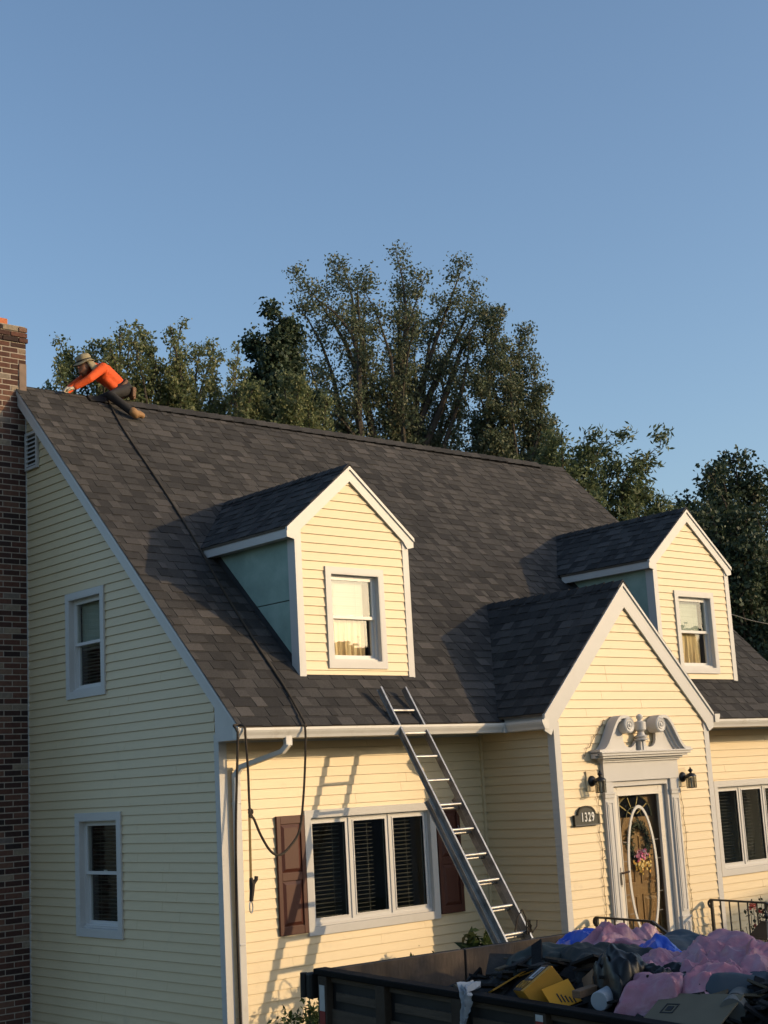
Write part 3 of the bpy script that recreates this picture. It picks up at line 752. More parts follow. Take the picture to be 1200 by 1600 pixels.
for i in range(n_):
    t0, t1 = 2*math.pi*i/n_, 2*math.pi*(i+1)/n_
    q = lambda t, k: (oc[0]+(rx+k)*math.cos(t), oc[1]+(rz+k)*math.sin(t))
    P = [q(t0, -.018), q(t1, -.018), q(t1, .018), q(t0, .018)]
    ov.hexa([Fp(x, -.0395, z) for x, z in P]+[Fp(x, -.028, z) for x, z in P])
ov.build('oval_came', mat('white_came', (.62, .60, .55), .4, .03), sd)
m = MB(); 
for z in (-.80, -1.02, -1.40, -1.62):
    dx = rx*math.sqrt(max(0, 1-((z-oc[1])/rz)**2))
    for sg in (-1, 1): fbox(m, Fp, *sorted((oc[0]+sg*(dx+.018), oc[0]+sg*(dx+.10))), -.0395, -.035, z-.003, z+.003)
m.build('glass_lead_line', mat('lead_line', (.22, .21, .2), .4), sd)
BRONZE = mat('oiled_bronze', (.06, .035, .022), .35, .1, metal=.6)
m = MB(); fbox(m, Fp, a0+.03, a0+.055, -.02, -.008, -1.30, -1.08); m.tube([Fp(a0+.042, -.008, -1.14), Fp(a0+.042, .035, -1.14), Fp(a0+.09, .04, -1.135), Fp(a0+.15, .036, -1.13)], .011); m.build('door_handle', BRONZE, sd)
m = MB(); fbox(m, Fp, a0-.045, a0-.004, .031, .05, -1.27, -1.13); m.build('doorbell_plate', BLACKMETAL, house)
WOOD = mat('oak_front_door', (0.30, 0.155, 0.055), .5, .18, 5, .08, 20, stretch=(9, 9, 1))
m = MB(); fbox(m, Fp, SX-.47, SX+.47, -.155, -.12, -2.30, -.16)
wd_ = m.build('wooden_door', WOOD, house)
m = MB(); fbox(m, Fp, SX-.552, SX+.552, -.2, -.161, -2.36, -.09); m.build('door_backing', ROOM, house)
for (xa, xb, za, zb) in ((-.36, -.05, -1.30, -.75), (.05, .36, -1.30, -.75), (-.36, -.05, -2.15, -1.42), (.05, .36, -2.15, -1.42)):
    m = MB(); ring(m, Fp, SX+xa, SX+xb, za, zb, .025, -.1195, -.108); m.hexa([Fp(SX+xa+.03, -.1195, za+.03), Fp(SX+xb-.03, -.1195, za+.03), Fp(SX+xb-.03, -.1195, zb-.03), Fp(SX+xa+.03, -.1195, zb-.03), Fp(SX+xa+.065, -.107, za+.065), Fp(SX+xb-.065, -.107, za+.065), Fp(SX+xb-.065, -.107, zb-.065), Fp(SX+xa+.065, -.107, zb-.065)]); m.build('door_panel', WOOD, wd_)
fan = MB(); n_ = 24; fc = (SX, -.52); R_ = .33
P = [(fc[0]+R_*math.cos(math.pi*i/n_), fc[1]+R_*.8*math.sin(math.pi*i/n_)) for i in range(n_+1)]
fan.prism(P, lambda a, b, d: Fp(a, d, b), -.1195, -.114); fan.build('fan_light', mat('dark_door_glass', (.012, .012, .014), .08, .1, spec=.8), wd_)
m = MB()
for ang in (36, 72, 108, 144): m.bar(Fp(fc[0]+.06*math.cos(math.radians(ang)), -.112, fc[1]+.05*math.sin(math.radians(ang))), Fp(fc[0]+R_*math.cos(math.radians(ang)), -.112, fc[1]+R_*.8*math.sin(math.radians(ang))), .012, .004, (0, 1, 0))
m.tube([Fp(fc[0]+.14*math.cos(math.pi*i/12), -.112, fc[1]+.11*math.sin(math.pi*i/12)) for i in range(13)], .006, 6)
m.tube([Fp(x, -.113, z) for x, z in P], .012, 6); m.build('fan_tracery', mat('brass_came', (.45, .34, .16), .35, .1, metal=.6), wd_)

# wreath on the wooden door
wr = thing('door_wreath', 'green wreath with pink and yellow flowers on the wooden front door', 'wreath', Fp(SX+.02, -.09, -.86))
rr = random.Random(12); LEAFG = mat('wreath_leaves', None, .7, .15, island=[(0, (.02, .028, .012)), (.6, (.045, .055, .022)), (1, (.08, .05, .03))])
m = MB(); wc = Vector(Fp(SX+.02, -.088, -.82))
m.tube([wc+Vector((.17*math.cos(t*math.pi/16), .0, .21*math.sin(t*math.pi/16))) for t in range(33)], .018, 6)
for i in range(420):
    a = rr.uniform(0, 2*math.pi); c = wc+Vector(((.17+rr.gauss(0, .03))*math.cos(a), rr.uniform(-.03, .02), (.21+rr.gauss(0, .03))*math.sin(a)))
    d = Vector((rr.gauss(0, 1), rr.gauss(0, .5), rr.gauss(0, 1))).normalized()*.028; e = d.cross(Vector((0, 1, 0))).normalized()*.010
    m.add([c-d, c+e, c+d, c-e], [(0, 1, 2, 3)])
m.build('foliage', LEAFG, wr, normals=False)
for nm, cols, n_, cc, sp in (('pink_flowers', [(0, (.45, .05, .16)), (.5, (.55, .12, .25)), (1, (.62, .45, .45))], 90, (-.01, -.17), .05), ('yellow_flowers', [(0, (.55, .26, .03)), (.6, (.65, .42, .08)), (1, (.6, .5, .25))], 130, (.0, -.26), .065)):
    m = MB()
    for i in range(n_):
        c = wc+Vector((cc[0]+rr.gauss(0, sp), -.035+rr.uniform(-.02, .02), cc[1]+.02+rr.gauss(0, sp*.6)))
        d = Vector((rr.gauss(0, 1), rr.gauss(0, .6), rr.gauss(0, 1))).normalized()*.024; e = d.cross(Vector((0, 1, 0))).normalized()*.016
        m.add([c-d, c+e, c+d, c-e], [(0, 1, 2, 3)])
    m.build(nm, mat(nm, None, .6, .1, island=cols), wr, normals=False)

# wall lanterns
LGLASS = glass_mat('lantern_glass', (.62, .62, .58))
def lantern(x, z, lab):
    t = thing('wall_lantern', lab, 'wall lamp', (x, PY-.02, z), 'wall lanterns beside the door')
    m = MB(); fbox(m, Fp, x-.085, x+.085, .014, .034, z-.115, z+.115); m.build('mounting_block', SIDING, t, bevel=.006)
    m = MB(); m.lathe([(.062, .034), (.062, .045), (.05, .062), (.022, .075), (.02, .11), (.012, .12)], (x, PY, z), 18, 'y'); m.build('back_plate', BLACKMETAL, t, smooth=True)
    lx, ly = x, PY-.165
    m = MB(); m.tube([(x, PY-.10, z), (x, PY-.135, z+.006), (x, ly, z+.02)], .013); m.build('arm', BLACKMETAL, t)
    m = MB(); m.lathe([(.002, .115), (.012, .105), (.008, .098), (.026, .085), (.030, .072), (.018, .058), (.01, .05), (.02, .042), (.05, .03), (.066, .012), (.068, 0)], (lx, ly, z), 14)
    m.build('cap', BLACKMETAL, t, smooth=True)
    m = MB()
    for i in range(6):
        a = math.pi/3*i; p = Vector((lx+.06*math.cos(a), ly+.06*math.sin(a), z+.0)); q = Vector((lx+.058*math.cos(a), ly+.058*math.sin(a), z-.135)); m.bar(p, q, .007, .007, (math.cos(a), math.sin(a), 0))
        b = math.pi/3*(i+1); m.bar((lx+.058*math.cos(a), ly+.058*math.sin(a), z-.135), (lx+.058*math.cos(b), ly+.058*math.sin(b), z-.135), .008, .008)
    m.build('cage', BLACKMETAL, t)
    m = MB(); 
    for i in range(6):
        a, b = math.pi/3*i, math.pi/3*(i+1); P = [(lx+.056*math.cos(c), ly+.056*math.sin(c)) for c in (a, b)]
        m.add([(*P[0], z-.132), (*P[1], z-.132), (*P[1], z-.002), (*P[0], z-.002)], [(0, 1, 2, 3)])
    m.build('lantern_pane', LGLASS, t)
    m = MB(); m.lathe([(.012, -.13), (.013, -.07), (.02, -.05), (.024, -.035), (.012, -.015), (.002, -.012)], (lx, ly, z), 10); m.build('bulb', mat('white_bulb', (.7, .7, .66), .3), t, smooth=True)
    return t
lantern(4.345, -.07, 'black wall lantern left of the front door, above the number plaque')
lantern(6.045, -.085, 'black wall lantern right of the front door')

# number plaque
PLQ = mat('dark_green_plaque', (.016, .020, .018), .45, .15)
t = thing('number_plaque', 'dark arched house number plaque reading 1329', 'plaque', (4.20, PY-.02, -.46))
def arch(w, h, r_, z0):
    P = [(-w/2, z0), (w/2, z0), (w/2, z0+h), (w/2-.05, z0+h)]
    for i in range(13):
        a = math.pi*(i/12); P.append((r_*math.cos(a), z0+h+.005+r_*.62*math.sin(a)))
    return P+[(-w/2+.05, z0+h), (-w/2, z0+h)]
fq = lambda a, b, d: Fp(4.20+a, d, b)
m = MB(); m.prism(arch(.43, .125, .15, -.565), fq, .018, .045); m.build('plate', PLQ, t, bevel=.004)
rm = MB(); A = arch(.43, .125, .15, -.565); B = [(a*.9, (b+.475)*.85-.475) for a, b in A]
for i in range(len(A)):
    j = (i+1) % len(A); rm.hexa([fq(*A[i], .0452), fq(*A[j], .0452), fq(*B[j], .0452), fq(*B[i], .0452), fq(*A[i], .056), fq(*A[j], .056), fq(*B[j], .05), fq(*B[i], .05)])
rm.build('rim', mat('dull_bronze_rim', (.07, .065, .05), .5, .15), t)
tc_ = bpy.data.curves.new('house_number', 'FONT'); tc_.body = '1329'; tc_.size = .135; tc_.extrude = .003; tc_.align_x = 'CENTER'; tc_.align_y = 'CENTER'; tc_.space_character = 1.25; tc_.offset = .0022
to = bpy.data.objects.new('house_number', tc_); link(to, t); to.location = Vector(Fp(4.21, .049, -.475))-ORG[t]; to.rotation_euler = (math.pi/2, 0, 0); to.scale = (.72, 1.05, 1)
dg = bpy.context.evaluated_depsgraph_get(); dg.update()
nm_ = bpy.data.meshes.new_from_object(to.evaluated_get(dg)); nm_.materials.clear(); nm_.materials.append(mat('white_number_paint', (.75, .74, .70), .5, .02))
no = bpy.data.objects.new('house_number', nm_); link(no, t); no.location = to.location; no.rotation_euler = to.rotation_euler; no.scale = to.scale
bpy.data.objects.remove(to); no.name = 'house_number'

# string lights round the surround
WIRE = mat('thin_brown_wire', (.16, .10, .05), .7)
rr = random.Random(5)
def lightstring(pts, lab):
    sl = MB(); sl.tube(pts, .0035, 4)
    for p in pts[1:-1]:
        q = p+Vector((rr.uniform(-.04, .04), -.006, rr.uniform(-.03, .03))); sl.tube([p, q], .0028, 4)
    t = thing('string_lights', lab, 'string lights', pts[0], 'string lights round the door'); sl.build('wire', WIRE, t)
lightstring([Vector(Fp(SX-.80+rr.uniform(-.02, .02), .028, -.05-.1*i)) for i in range(23)], 'thin brown string of tiny lights hanging left of the door')
lightstring([Vector(Fp(SX+.78+rr.uniform(-.02, .02), .028, -.05-.1*i)) for i in range(23)], 'thin brown string of tiny lights hanging right of the door')
lightstring([Vector(Fp(SX-.98+.42*i/14+rr.uniform(-.02, .02), .030, .22+.40*i/14+rr.uniform(-.03, .03))) for i in range(15)], 'thin brown string of tiny lights slung above the left scroll')
# ------------------------------------------------------------------ stoop, steps, railings
CONC = mat('worn_concrete', (.27, .26, .24), .9, .15, 6, .3, 60)
STZ = -2.44; sx0, sx1 = 4.02, 6.42
st = thing('front_steps', 'concrete stoop and steps below the front door', 'steps', (5.2, -2.0, GROUND))
m = MB(); m.box(sx0, sx1, -2.15, PY-.025, GROUND, STZ); m.build('landing', CONC, st, bevel=.012)
for i in range(3):
    m = MB(); m.box(sx0, sx1, -2.15-.3*(i+1), -2.1501-.3*i, GROUND, STZ-.19*(i+1)); m.build('step', CONC, st, bevel=.012)
def railing(x, lab):
    t = thing('iron_railing', lab, 'railing', (x, -1.3, STZ), 'black iron railings on the steps')
    zr = -1.575; p0 = Vector((x, -1.30, zr)); p1 = Vector((x, -2.08, zr-.02)); p2 = Vector((x, -3.0, zr-.02-.92*.60))
    m = MB(); m.bar(p0, p1+Vector((0, -.01, 0)), .036, .022); m.bar(p1, p2, .036, .022); m.build('handrail', BLACKMETAL, t)
    m = MB(); m.tube([p0+Vector((0, .048*math.sin(a), -.048+.048*math.cos(a))) for a in [math.pi*i/10*1.15 for i in range(11)]], .0135, 8); m.build('scroll_end', BLACKMETAL, t)
    n_ = 6
    for i in range(n_+1):
        y = p0.y+(p1.y-p0.y)*i/n_; z = zr-.02*i/n_; w_ = .032 if i in (0, n_) else .014
        m = MB(); m.box(x-w_/2, x+w_/2, y-w_/2, y+w_/2, STZ, z-.010); m.build('baluster', BLACKMETAL, t)
    for i in range(1, 6):
        y = p1.y+(p2.y-p1.y)*i/5; z = p1.z+(p2.z-p1.z)*i/5; w_ = .014 if i < 5 else .032
        k = min(3, int((-2.15-y)/.3+1e-6)+1) if y < -2.15 else 0
        m = MB(); m.box(x-w_/2, x+w_/2, y-w_/2, y+w_/2, STZ-.19*k-(.19 if k == 3 and y < -3.05 else 0), z-.010); m.build('baluster', BLACKMETAL, t)
railing(4.16, 'black iron stair railing on the left of the steps, in front of the door')
railing(6.30, 'black iron stair railing on the right of the steps, before the rose bush')

# ------------------------------------------------------------------ extension ladder
lad = thing('extension_ladder', 'aluminium extension ladder leaning on the gutter beside the window', 'ladder', (2.19, -3.0, GROUND))
P0 = Vector((1.959, -.497, .812)); dl = Vector((.01225, -.52392, -.85168)).normalized(); wv = Vector((.354, .030, 0)); wu = wv.normalized(); nl = dl.cross(wu).normalized()
if nl.y > 0: nl = -nl        # towards the street
RAILW = mat('grimy_aluminium', (.24, .225, .21), .5, .25, 9, .05, 40, metal=.4, dirt=((.05, .045, .04), 4.0, .45, .75))
def rung(m, a, b): m.tube([a, b], .0165, 10)
top = P0-dl*.30; foot = P0+dl*((P0.z-GROUND-.03)/-dl.z)
mid = P0+dl*(.3048*3.62)
def rail_pair(a, b, off, inset, tag_):
    for k in (0, 1):
        s0 = -.012 - inset if k == 0 else .012+inset
        base = wv*k + wu*s0 + nl*off
        m = MB(); m.bar(a+base, b+base, .006, .068, nl, mi=1)
        sg = 1 if k == 0 else -1
        for e in (-.0335, .0335): m.bar(a+base+nl*e+wu*.010*(-sg), b+base+nl*e+wu*.010*(-sg), .024, .006, nl)
        m.build('rail', [ALU, RAILW], lad)
up_bot = P0+dl*(.3048*10.4)
rail_pair(top, up_bot, .0, .0, 'u'); rail_pair(mid, foot, -.075, .022, 'l')
for i in range(0, 11):
    m = MB(); a = P0+dl*.3048*i; rung(m, a-wu*.012, a+wv+wu*.012); m.build('rung', ALU, lad, smooth=True)
n_r = int(((mid-foot).length-.2)/.3048)
for i in range(1, n_r+1):
    m = MB(); a = P0+dl*(.3048*(i+3))-nl*.075; rung(m, a-wu*.034, a+wv+wu*.034); m.build('rung', ALU, lad, smooth=True)
for k in (0, 1):
    m = MB(); c = foot+wv*k+wu*(-.034 if k == 0 else .034)-nl*.075; m.box(c.x-.03, c.x+.03, c.y-.05, c.y+.05, GROUND, GROUND+.03); m.build('foot', mat('black_rubber', (.02, .02, .02), .8), lad)
    m = MB(); c = up_bot+wv*k-dl*.12-nl*.03; m.bar(c, c+dl*.2, .03, .05, nl); m.build('rung_lock', mat('dark_steel', (.06, .055, .05), .5, metal=.5), lad)

# ladder rope tied to the lower rungs
tr_ = thing('ladder_rope', 'thin dark cord looped through the lower rungs of the ladder', 'rope', P0+dl*.3048*9)
c = P0+dl*.3048*9
m = MB(); m.tube([c+wv*.45+Vector((.0, -.03, .02)), c+wv*.55+Vector((0, -.05, .16)), c+wv*.75+Vector((0, -.06, .23)), c+wv*.92+Vector((0, -.05, .15)), c+wv*.97+Vector((0, -.04, -.02)), c+wv*.98+Vector((.03, -.04, .08)), c+wv*1.0+Vector((.08, -.03, -.01)), c+wv*1.0+Vector((.16, -.02, .04)), c+wv*1.0+Vector((.17, -.02, .10))], .0075, 6); m.build('cord', ROPE, tr_, smooth=True)
rr = random.Random(4); m = MB()
m.tube([c+wv*.98+Vector((rr.uniform(-.05, .05), -.05+rr.uniform(-.02, .02), rr.uniform(-.06, .14))) for _ in range(14)], .007, 5); m.build('knot', ROPE, tr_, smooth=True)
# hook on the shaded shutter
t = thing('hanging_hook', 'small silver hook hanging on the shaded brown shutter', 'hook', (3.30, -.06, -.55))
m = MB(); m.tube([(3.29, -.052, -.49), (3.29, -.066, -.52), (3.29+.018, -.066, -.545), (3.29+.02, -.066, -.585), (3.29, -.066, -.605), (3.29-.018, -.066, -.585), (3.29-.012, -.066, -.55)], .0045, 6); m.build('wire_hook', ALU, t)

# ------------------------------------------------------------------ safety rope from the ridge over the eave
def catm(P, n=6):
    P = [Vector(p) for p in P]; out = []
    for i in range(len(P)-1):
        a, b, c, d = P[max(i-1, 0)], P[i], P[i+1], P[min(i+2, len(P)-1)]
        for k in range(n):
            t = k/n; out.append(.5*((2*b)+(c-a)*t+(2*a-5*b+4*c-d)*t*t+(3*b-a-3*c+d)*t**3))
    return out+[P[-1]]
up_n = Vector((0, -R2, R2))
rp = thing('safety_rope', 'long dark safety rope running from the roofer down the roof and over the gutter', 'rope', (.6, -.7, .3))
line = [Vector(p)+up_n*.022 for p in ((1.215, 4.08, 5.30), (1.15, 3.75, 4.97), (1.109, 3.411, 4.631), (1.064, 2.614, 3.834), (.987, 1.829, 3.049), (.869, 1.105, 2.325), (.79, .362, 1.582), (.76, -.135, 1.085))]
hang = [(.66, -.60, .685), (.60, -.672, .66), (.595, -.685, .55), (.57, -.685, .23), (.52, -.685, -.15), (.46, -.685, -.40), (.32, -.685, -.55), (.20, -.685, -.61), (.09, -.685, -.56), (-.02, -.685, -.40), (-.09, -.685, -.25), (-.135, -.68, -.16), (-.14, -.68, .25), (-.155, -.678, .56), (-.155, -.668, .655), (-.17, -.60, .675), (-.235, -.60, .672), (-.245, -.66, .62), (-.245, -.67, .5), (-.255, -.60, -.36), (-.22, -.52, -1.25), (-.16, -.44, -2.07), (-.12, -.4, -2.9)]
m = MB(); m.tube(catm(line+hang, 6), .0125, 8); m.build('rope_line', ROPE, rp, smooth=True)
STRAP = mat('olive_webbing', (.16, .11, .035), .8, .15, 30, .2, 120)
kn = MB(); rr = random.Random(8)
kn.tube(catm([Vector((-.135, -.69, -.18))+Vector((.026*math.cos(i*1.9), .012*math.sin(i*2.3), .04*math.sin(i*1.3)-.01)) for i in range(9)], 4), .012, 7); kn.build('knot', ROPE, rp, smooth=True)
lan = thing('lanyard', 'olive webbing lanyard with a steel snap hook hanging below the rope knot', 'lanyard', (-.15, -.69, -.3))
m = MB(); m.bar((-.15, -.69, -.20), (-.16, -.69, -.82), .026, .006, (0, 1, 0)); m.build('strap', STRAP, lan)
m = MB(); m.tube([(-.16, -.69, -.80), (-.15, -.695, -.86), (-.152, -.69, -.93), (-.165, -.69, -1.02)], [.016, .03, .024, .02], 8); m.tube([(-.14, -.695, -.86), (-.105, -.70, -.82), (-.10, -.70, -.79)], .02, 8); m.build('buckle', mat('dark_webbing', (.03, .024, .018), .8), lan, smooth=True)
m = MB(); m.tube([Vector((-.168, -.69, -1.075))+Vector((.019*math.cos(a), 0, .055*math.sin(a))) for a in [2*math.pi*i/16 for i in range(17)]], .006, 6); m.build('snap_hook', ALU, lan, smooth=True)

# ------------------------------------------------------------------ shrubs, roses, lamp post in the front garden
def leafmesh(centres, size, rr, flat=.0, asp=.5, updir=None, jit=1.0):
    """many rhombic leaves as one mesh, returned as numpy verts / quads"""
    C_ = np.asarray(centres, float); n_ = len(C_); rg = np.random.default_rng(rr)
    d = rg.normal(size=(n_, 3)); 
    if updir is not None: d = d*jit+np.asarray(updir)
    d /= np.linalg.norm(d, axis=1)[:, None]+1e-9
    e = np.cross(d, rg.normal(size=(n_, 3))); e /= np.linalg.norm(e, axis=1)[:, None]+1e-9
    L_ = size*rg.uniform(.65, 1.35, n_)[:, None]
    nrm = np.cross(d, e)
    v = np.stack([C_-d*L_*.5, C_+e*L_*asp*.5+nrm*L_*.08, C_+d*L_*.5, C_-e*L_*asp*.5+nrm*L_*.08], 1).reshape(-1, 3)
    return v, np.arange(n_*4).reshape(-1, 4)
def leafobj(name, v, f, m, parent, kind=None):
    me = bpy.data.meshes.new(name); o_ = np.array(ORG.get(parent, Vector((0, 0, 0)))) if parent else np.zeros(3)
    v = v-o_; me.vertices.add(len(v)); me.vertices.foreach_set('co', v.astype(np.float32).ravel())
    me.loops.add(f.size); me.loops.foreach_set('vertex_index', f.astype(np.int32).ravel())
    me.polygons.add(len(f)); me.polygons.foreach_set('loop_start', (np.arange(len(f))*4).astype(np.int32)); me.update(calc_edges=True); me.validate()
    me.materials.append(m); ob = bpy.data.objects.new(name, me); link(ob, parent)
    return ob
SHRUB = mat('shrub_leaf', None, .55, .1, island=[(0, (.018, .034, .008)), (.5, (.045, .075, .016)), (1, (.10, .125, .035))], transl=.25)
BARK = mat('grey_brown_bark', (.055, .045, .036), .9, .3, 12, .6, 30)
def shrub(x, y, h, w_, lab, seed, n_=2600, leaf=.055, top=None, spiky=0.0):
    t = thing('garden_shrub', lab, 'shrub', (x, y, GROUND), 'shrubs along the house front'); rg = np.random.default_rng(seed)
    m = MB(); pts = []
    for i in range(16):
        a = rg.uniform(0, 6.28); r_ = w_*rg.uniform(.2, 1)**.7; tip = Vector((x+r_*math.cos(a), y+r_*.8*math.sin(a), GROUND+h*rg.uniform(.72, 1.0)*(1-.25*(r_/w_)**2)))
        b = Vector((x+rg.uniform(-.05, .05), y+rg.uniform(-.05, .05), GROUND)); md = b.lerp(tip, .5)+Vector((rg.uniform(-.05, .05), 0, .08))
        m.tube([b, md, tip], [.012, .008, .003], 5)
        for k in range(n_//16):
            u_ = rg.uniform(.25, 1.02)**.8; q = b.lerp(md, u_*2) if u_ < .5 else md.lerp(tip, u_*2-1)
            pts.append(q+Vector(rg.normal(size=3)*np.array([.075, .075, .06])*(1-spiky*u_)))
    m.build('stem', BARK, t)
    v, f = leafmesh(pts, leaf, seed, asp=.45, updir=(0, 0, .6)); leafobj('foliage', v, f, SHRUB, t)
shrub(.12, -1.1, 1.28, .34, 'leafy shrub at the house corner behind the truck tailgate', 3, 3400, .06)
shrub(1.35, -1.2, 1.60, .42, 'rounded shrub under the triple window', 6, 2400)
shrub(2.74, -.85, 1.72, .28, 'narrow dark leaved shrub beside the ladder foot', 7, 1500, .14, spiky=.3)
shrub(2.05, -.7, 1.35, .3, 'low shrub below the shaded shutter', 9, 1400, .07)
def rose(x, y, lab, seed, h=1.62):
    t = thing('rose_bush', lab, 'rose bush', (x, y, GROUND)); rg = np.random.default_rng(seed); m = MB(); pts = []; fl = []
    for i in range(13):
        tip = Vector((x+rg.normal()*.15, y+rg.normal()*.15, GROUND+h*rg.uniform(.7, 1.05))); b = Vector((x, y, GROUND)); md = b.lerp(tip, .55)+Vector((rg.normal()*.05, rg.normal()*.05, 0))
        m.tube([b, md, tip], [.009, .006, .003], 5)
        for k in range(46):
            u_ = rg.uniform(.3, 1); q = b.lerp(md, u_/.55) if u_ < .55 else md.lerp(tip, (u_-.55)/.45); pts.append(q+Vector(rg.normal(size=3)*.045))
        if i % 2 == 0: fl += [tip+Vector(rg.normal(size=3)*.018) for _ in range(14)]
    m.build('stem', BARK, t); v, f = leafmesh(pts, .05, seed, asp=.6); leafobj('foliage', v, f, mat('rose_leaf', None, .5, .1, island=[(0, (.012, .02, .008)), (1, (.04, .05, .02))], transl=.15), t)
    v, f = leafmesh(fl, .04, seed+1, asp=.9); leafobj('blossoms', v, f, mat('rose_petal', None, .6, .1, island=[(0, (.35, .05, .05)), (1, (.5, .16, .13))], transl=.3), t)
rose(6.72, -1.75, 'red flowering rose bush behind the right stair railing', 5)
shrub(7.5, -1.9, 1.10, .5, 'dark green shrub at the right edge behind the garden lantern', 12, 2200)
# garden lantern on a post
lx, ly, lz = 5.50, -2.62, -1.87
t = thing('garden_lantern', 'black hipped garden lantern on a post at the right edge', 'lamp post', (lx, ly, GROUND))
m = MB(); m.lathe([(.055, GROUND), (.055, GROUND+.1), (.032, GROUND+.14), (.030, lz-.27), (.05, lz-.25), (.03, lz-.23)], (lx, ly, 0), 12); m.build('post', BLACKMETAL, t, smooth=True)
def frustum(m, z0, z1, r0_, r1_, a=math.pi/4, n=4):
    vs = [(lx+r0_*math.cos(a+2*math.pi*i/n), ly+r0_*math.sin(a+2*math.pi*i/n), z0) for i in range(n)]+[(lx+r1_*math.cos(a+2*math.pi*i/n), ly+r1_*math.sin(a+2*math.pi*i/n), z1) for i in range(n)]
    m.add(vs, [tuple(range(n-1, -1, -1)), tuple(range(n, 2*n))]+[(i, (i+1) % n, n+(i+1) % n, n+i) for i in range(n)])
m = MB(); frustum(m, lz-.018, lz, .235, .225, .55); frustum(m, lz+.001, lz+.15, .215, .075, .55); frustum(m, lz+.151, lz+.165, .085, .07, .55)
m.lathe([(.02, lz+.165), (.012, lz+.185), (.028, lz+.205), (.03, lz+.22), (.014, lz+.24), (.018, lz+.25), (.008, lz+.275), (.001, lz+.29)], (lx, ly, 0), 12); m.build('lantern_roof', BLACKMETAL, t)
m = MB()
for i in range(4):
    a = .55+math.pi/2*i; m.bar((lx+.18*math.cos(a), ly+.18*math.sin(a), lz-.018), (lx+.12*math.cos(a), ly+.12*math.sin(a), lz-.24), .014, .014, (math.cos(a), math.sin(a), 0))
frustum(m, lz-.255, lz-.24, .13, .13, .55); m.build('cage', BLACKMETAL, t)
for i in range(4):
    a, b = .55+math.pi/2*i, .55+math.pi/2*(i+1); m = MB(); m.add([(lx+.115*math.cos(a), ly+.115*math.sin(a), lz-.238), (lx+.115*math.cos(b), ly+.115*math.sin(b), lz-.238), (lx+.174*math.cos(b), ly+.174*math.sin(b), lz-.02), (lx+.174*math.cos(a), ly+.174*math.sin(a), lz-.02)], [(0, 1, 2, 3)]); m.build('pane', LGLASS, t)
# ------------------------------------------------------------------ dump truck backed up to the house, full of tear-off
TA = Vector((-3.322, -5.694, -1.0)); TX = Vector((.99771, -.06758, 0)); TY = Vector((-.06747, -.99732, -.02821)).normalized(); TZ = TX.cross(TY); TZ = -TZ if TZ.z < 0 else TZ
TW, TL = 2.13, 4.2
def T(t, s, h): return TA+TX*t+TY*s+TZ*h
def tb(m, t0, t1, s0, s1, h0, h1, mi=0): m.hexa([T(t0, s0, h0), T(t1, s0, h0), T(t1, s1, h0), T(t0, s1, h0), T(t0, s0, h1), T(t1, s0, h1), T(t1, s1, h1), T(t0, s1, h1)], .5, mi)
truck = thing('dump_truck', 'black dump truck with rusty bed loaded with torn off roofing', 'truck', (*T(1.06, 2.2, 0).xy, GROUND))
BEDP = mat('worn_black_bed_paint', (.0045, .004, .004), .7, .4, 5, .2, 40, spec=.12, dirt=((.030, .022, .017), 3.0, .58, .9))
RUST = mat('rusty_bed_steel', (.060, .046, .035), .85, .4, 9, .5, 50, stretch=(1, 1, .25), dirt=((.13, .095, .07), 6.0, .5, .78))
BOARD = mat('weathered_side_board', (.075, .056, .039), .85, .35, 4, .3, 30, stretch=(1, 1, 8))
POSTM = mat('grimy_brown_post', (.055, .042, .031), .8, .35, 6, .3, 40, spec=.15)
CHASS = mat('chassis_black', (.012, .012, .012), .6)
# side walls
for k, (ta, tb_) in enumerate(((0.0, .035), (TW-.035, TW))):
    o0, o1 = (-.05, .04) if k == 0 else (TW-.04, TW+.05)
    m = MB(); tb(m, o0, o1, -.02, TL, -.035, 0.0); tb(m, o0, o1, -.02, TL, -1.15, -1.08); m.build('top_rail' , BEDP, truck, bevel=.006)
    m = MB(); tb(m, ta+.012*(k == 0), tb_-.012*(k == 1), 0, TL, -1.08, -.036); m.build('side_panel', [RUST, BEDP][0], truck)
    m = MB(); tb(m, *((.0035, .0115) if k == 0 else (TW-.0115, TW-.0035)), .0, TL, -1.078, -.037); m.build('outer_sheet', CHASS, truck)
    e0, e1 = (-.045, .0032) if k == 0 else (TW-.0032, TW+.045)
    for j, s in enumerate((.06, .60, 1.235, 1.845, 2.45, 3.05, 3.65, 4.14)):
        m = MB(); tb(m, e0, e1, s-.042, s+.042, -1.079, -.036); m.build('side_post', POSTM, truck, bevel=.004)
    f0, f1 = (-.012, .0030) if k == 0 else (TW-.0030, TW+.012)
    ss = (.06, .60, 1.235, 1.845, 2.45, 3.05, 3.65, 4.14)
    for a, b in zip(ss[:-1], ss[1:]):
        for h0, h1, inn in ((-.068, -.037, .0), (-.165, -.12, .045), (-.36, -.215, .0), (-.62, -.40, .0)):
            m = MB(); tb(m, f0, f1, a+.043+inn, b-.043, h0, h1); m.build('side_board', BOARD, truck)
# red and white reflective tape on two posts
TAPEW = mat('white_reflective_tape', (.45, .45, .43), .5, .1, 20); TAPER = mat('red_reflective_tape', (.22, .022, .018), .5, .1, 20)
for s, h in ((.06, -.085), (1.845, -.045)):
    w0 = .14 if s < 1 else .03
    m = MB(); tb(m, -.0475, -.0455, s-.025, s+.025, h-w0, h); m.build('reflective_tape', TAPEW, truck)
    m = MB(); tb(m, -.0475, -.0455, s-.025, s+.025, h-w0-.15, h-w0-.001); m.build('reflective_tape', TAPER, truck)
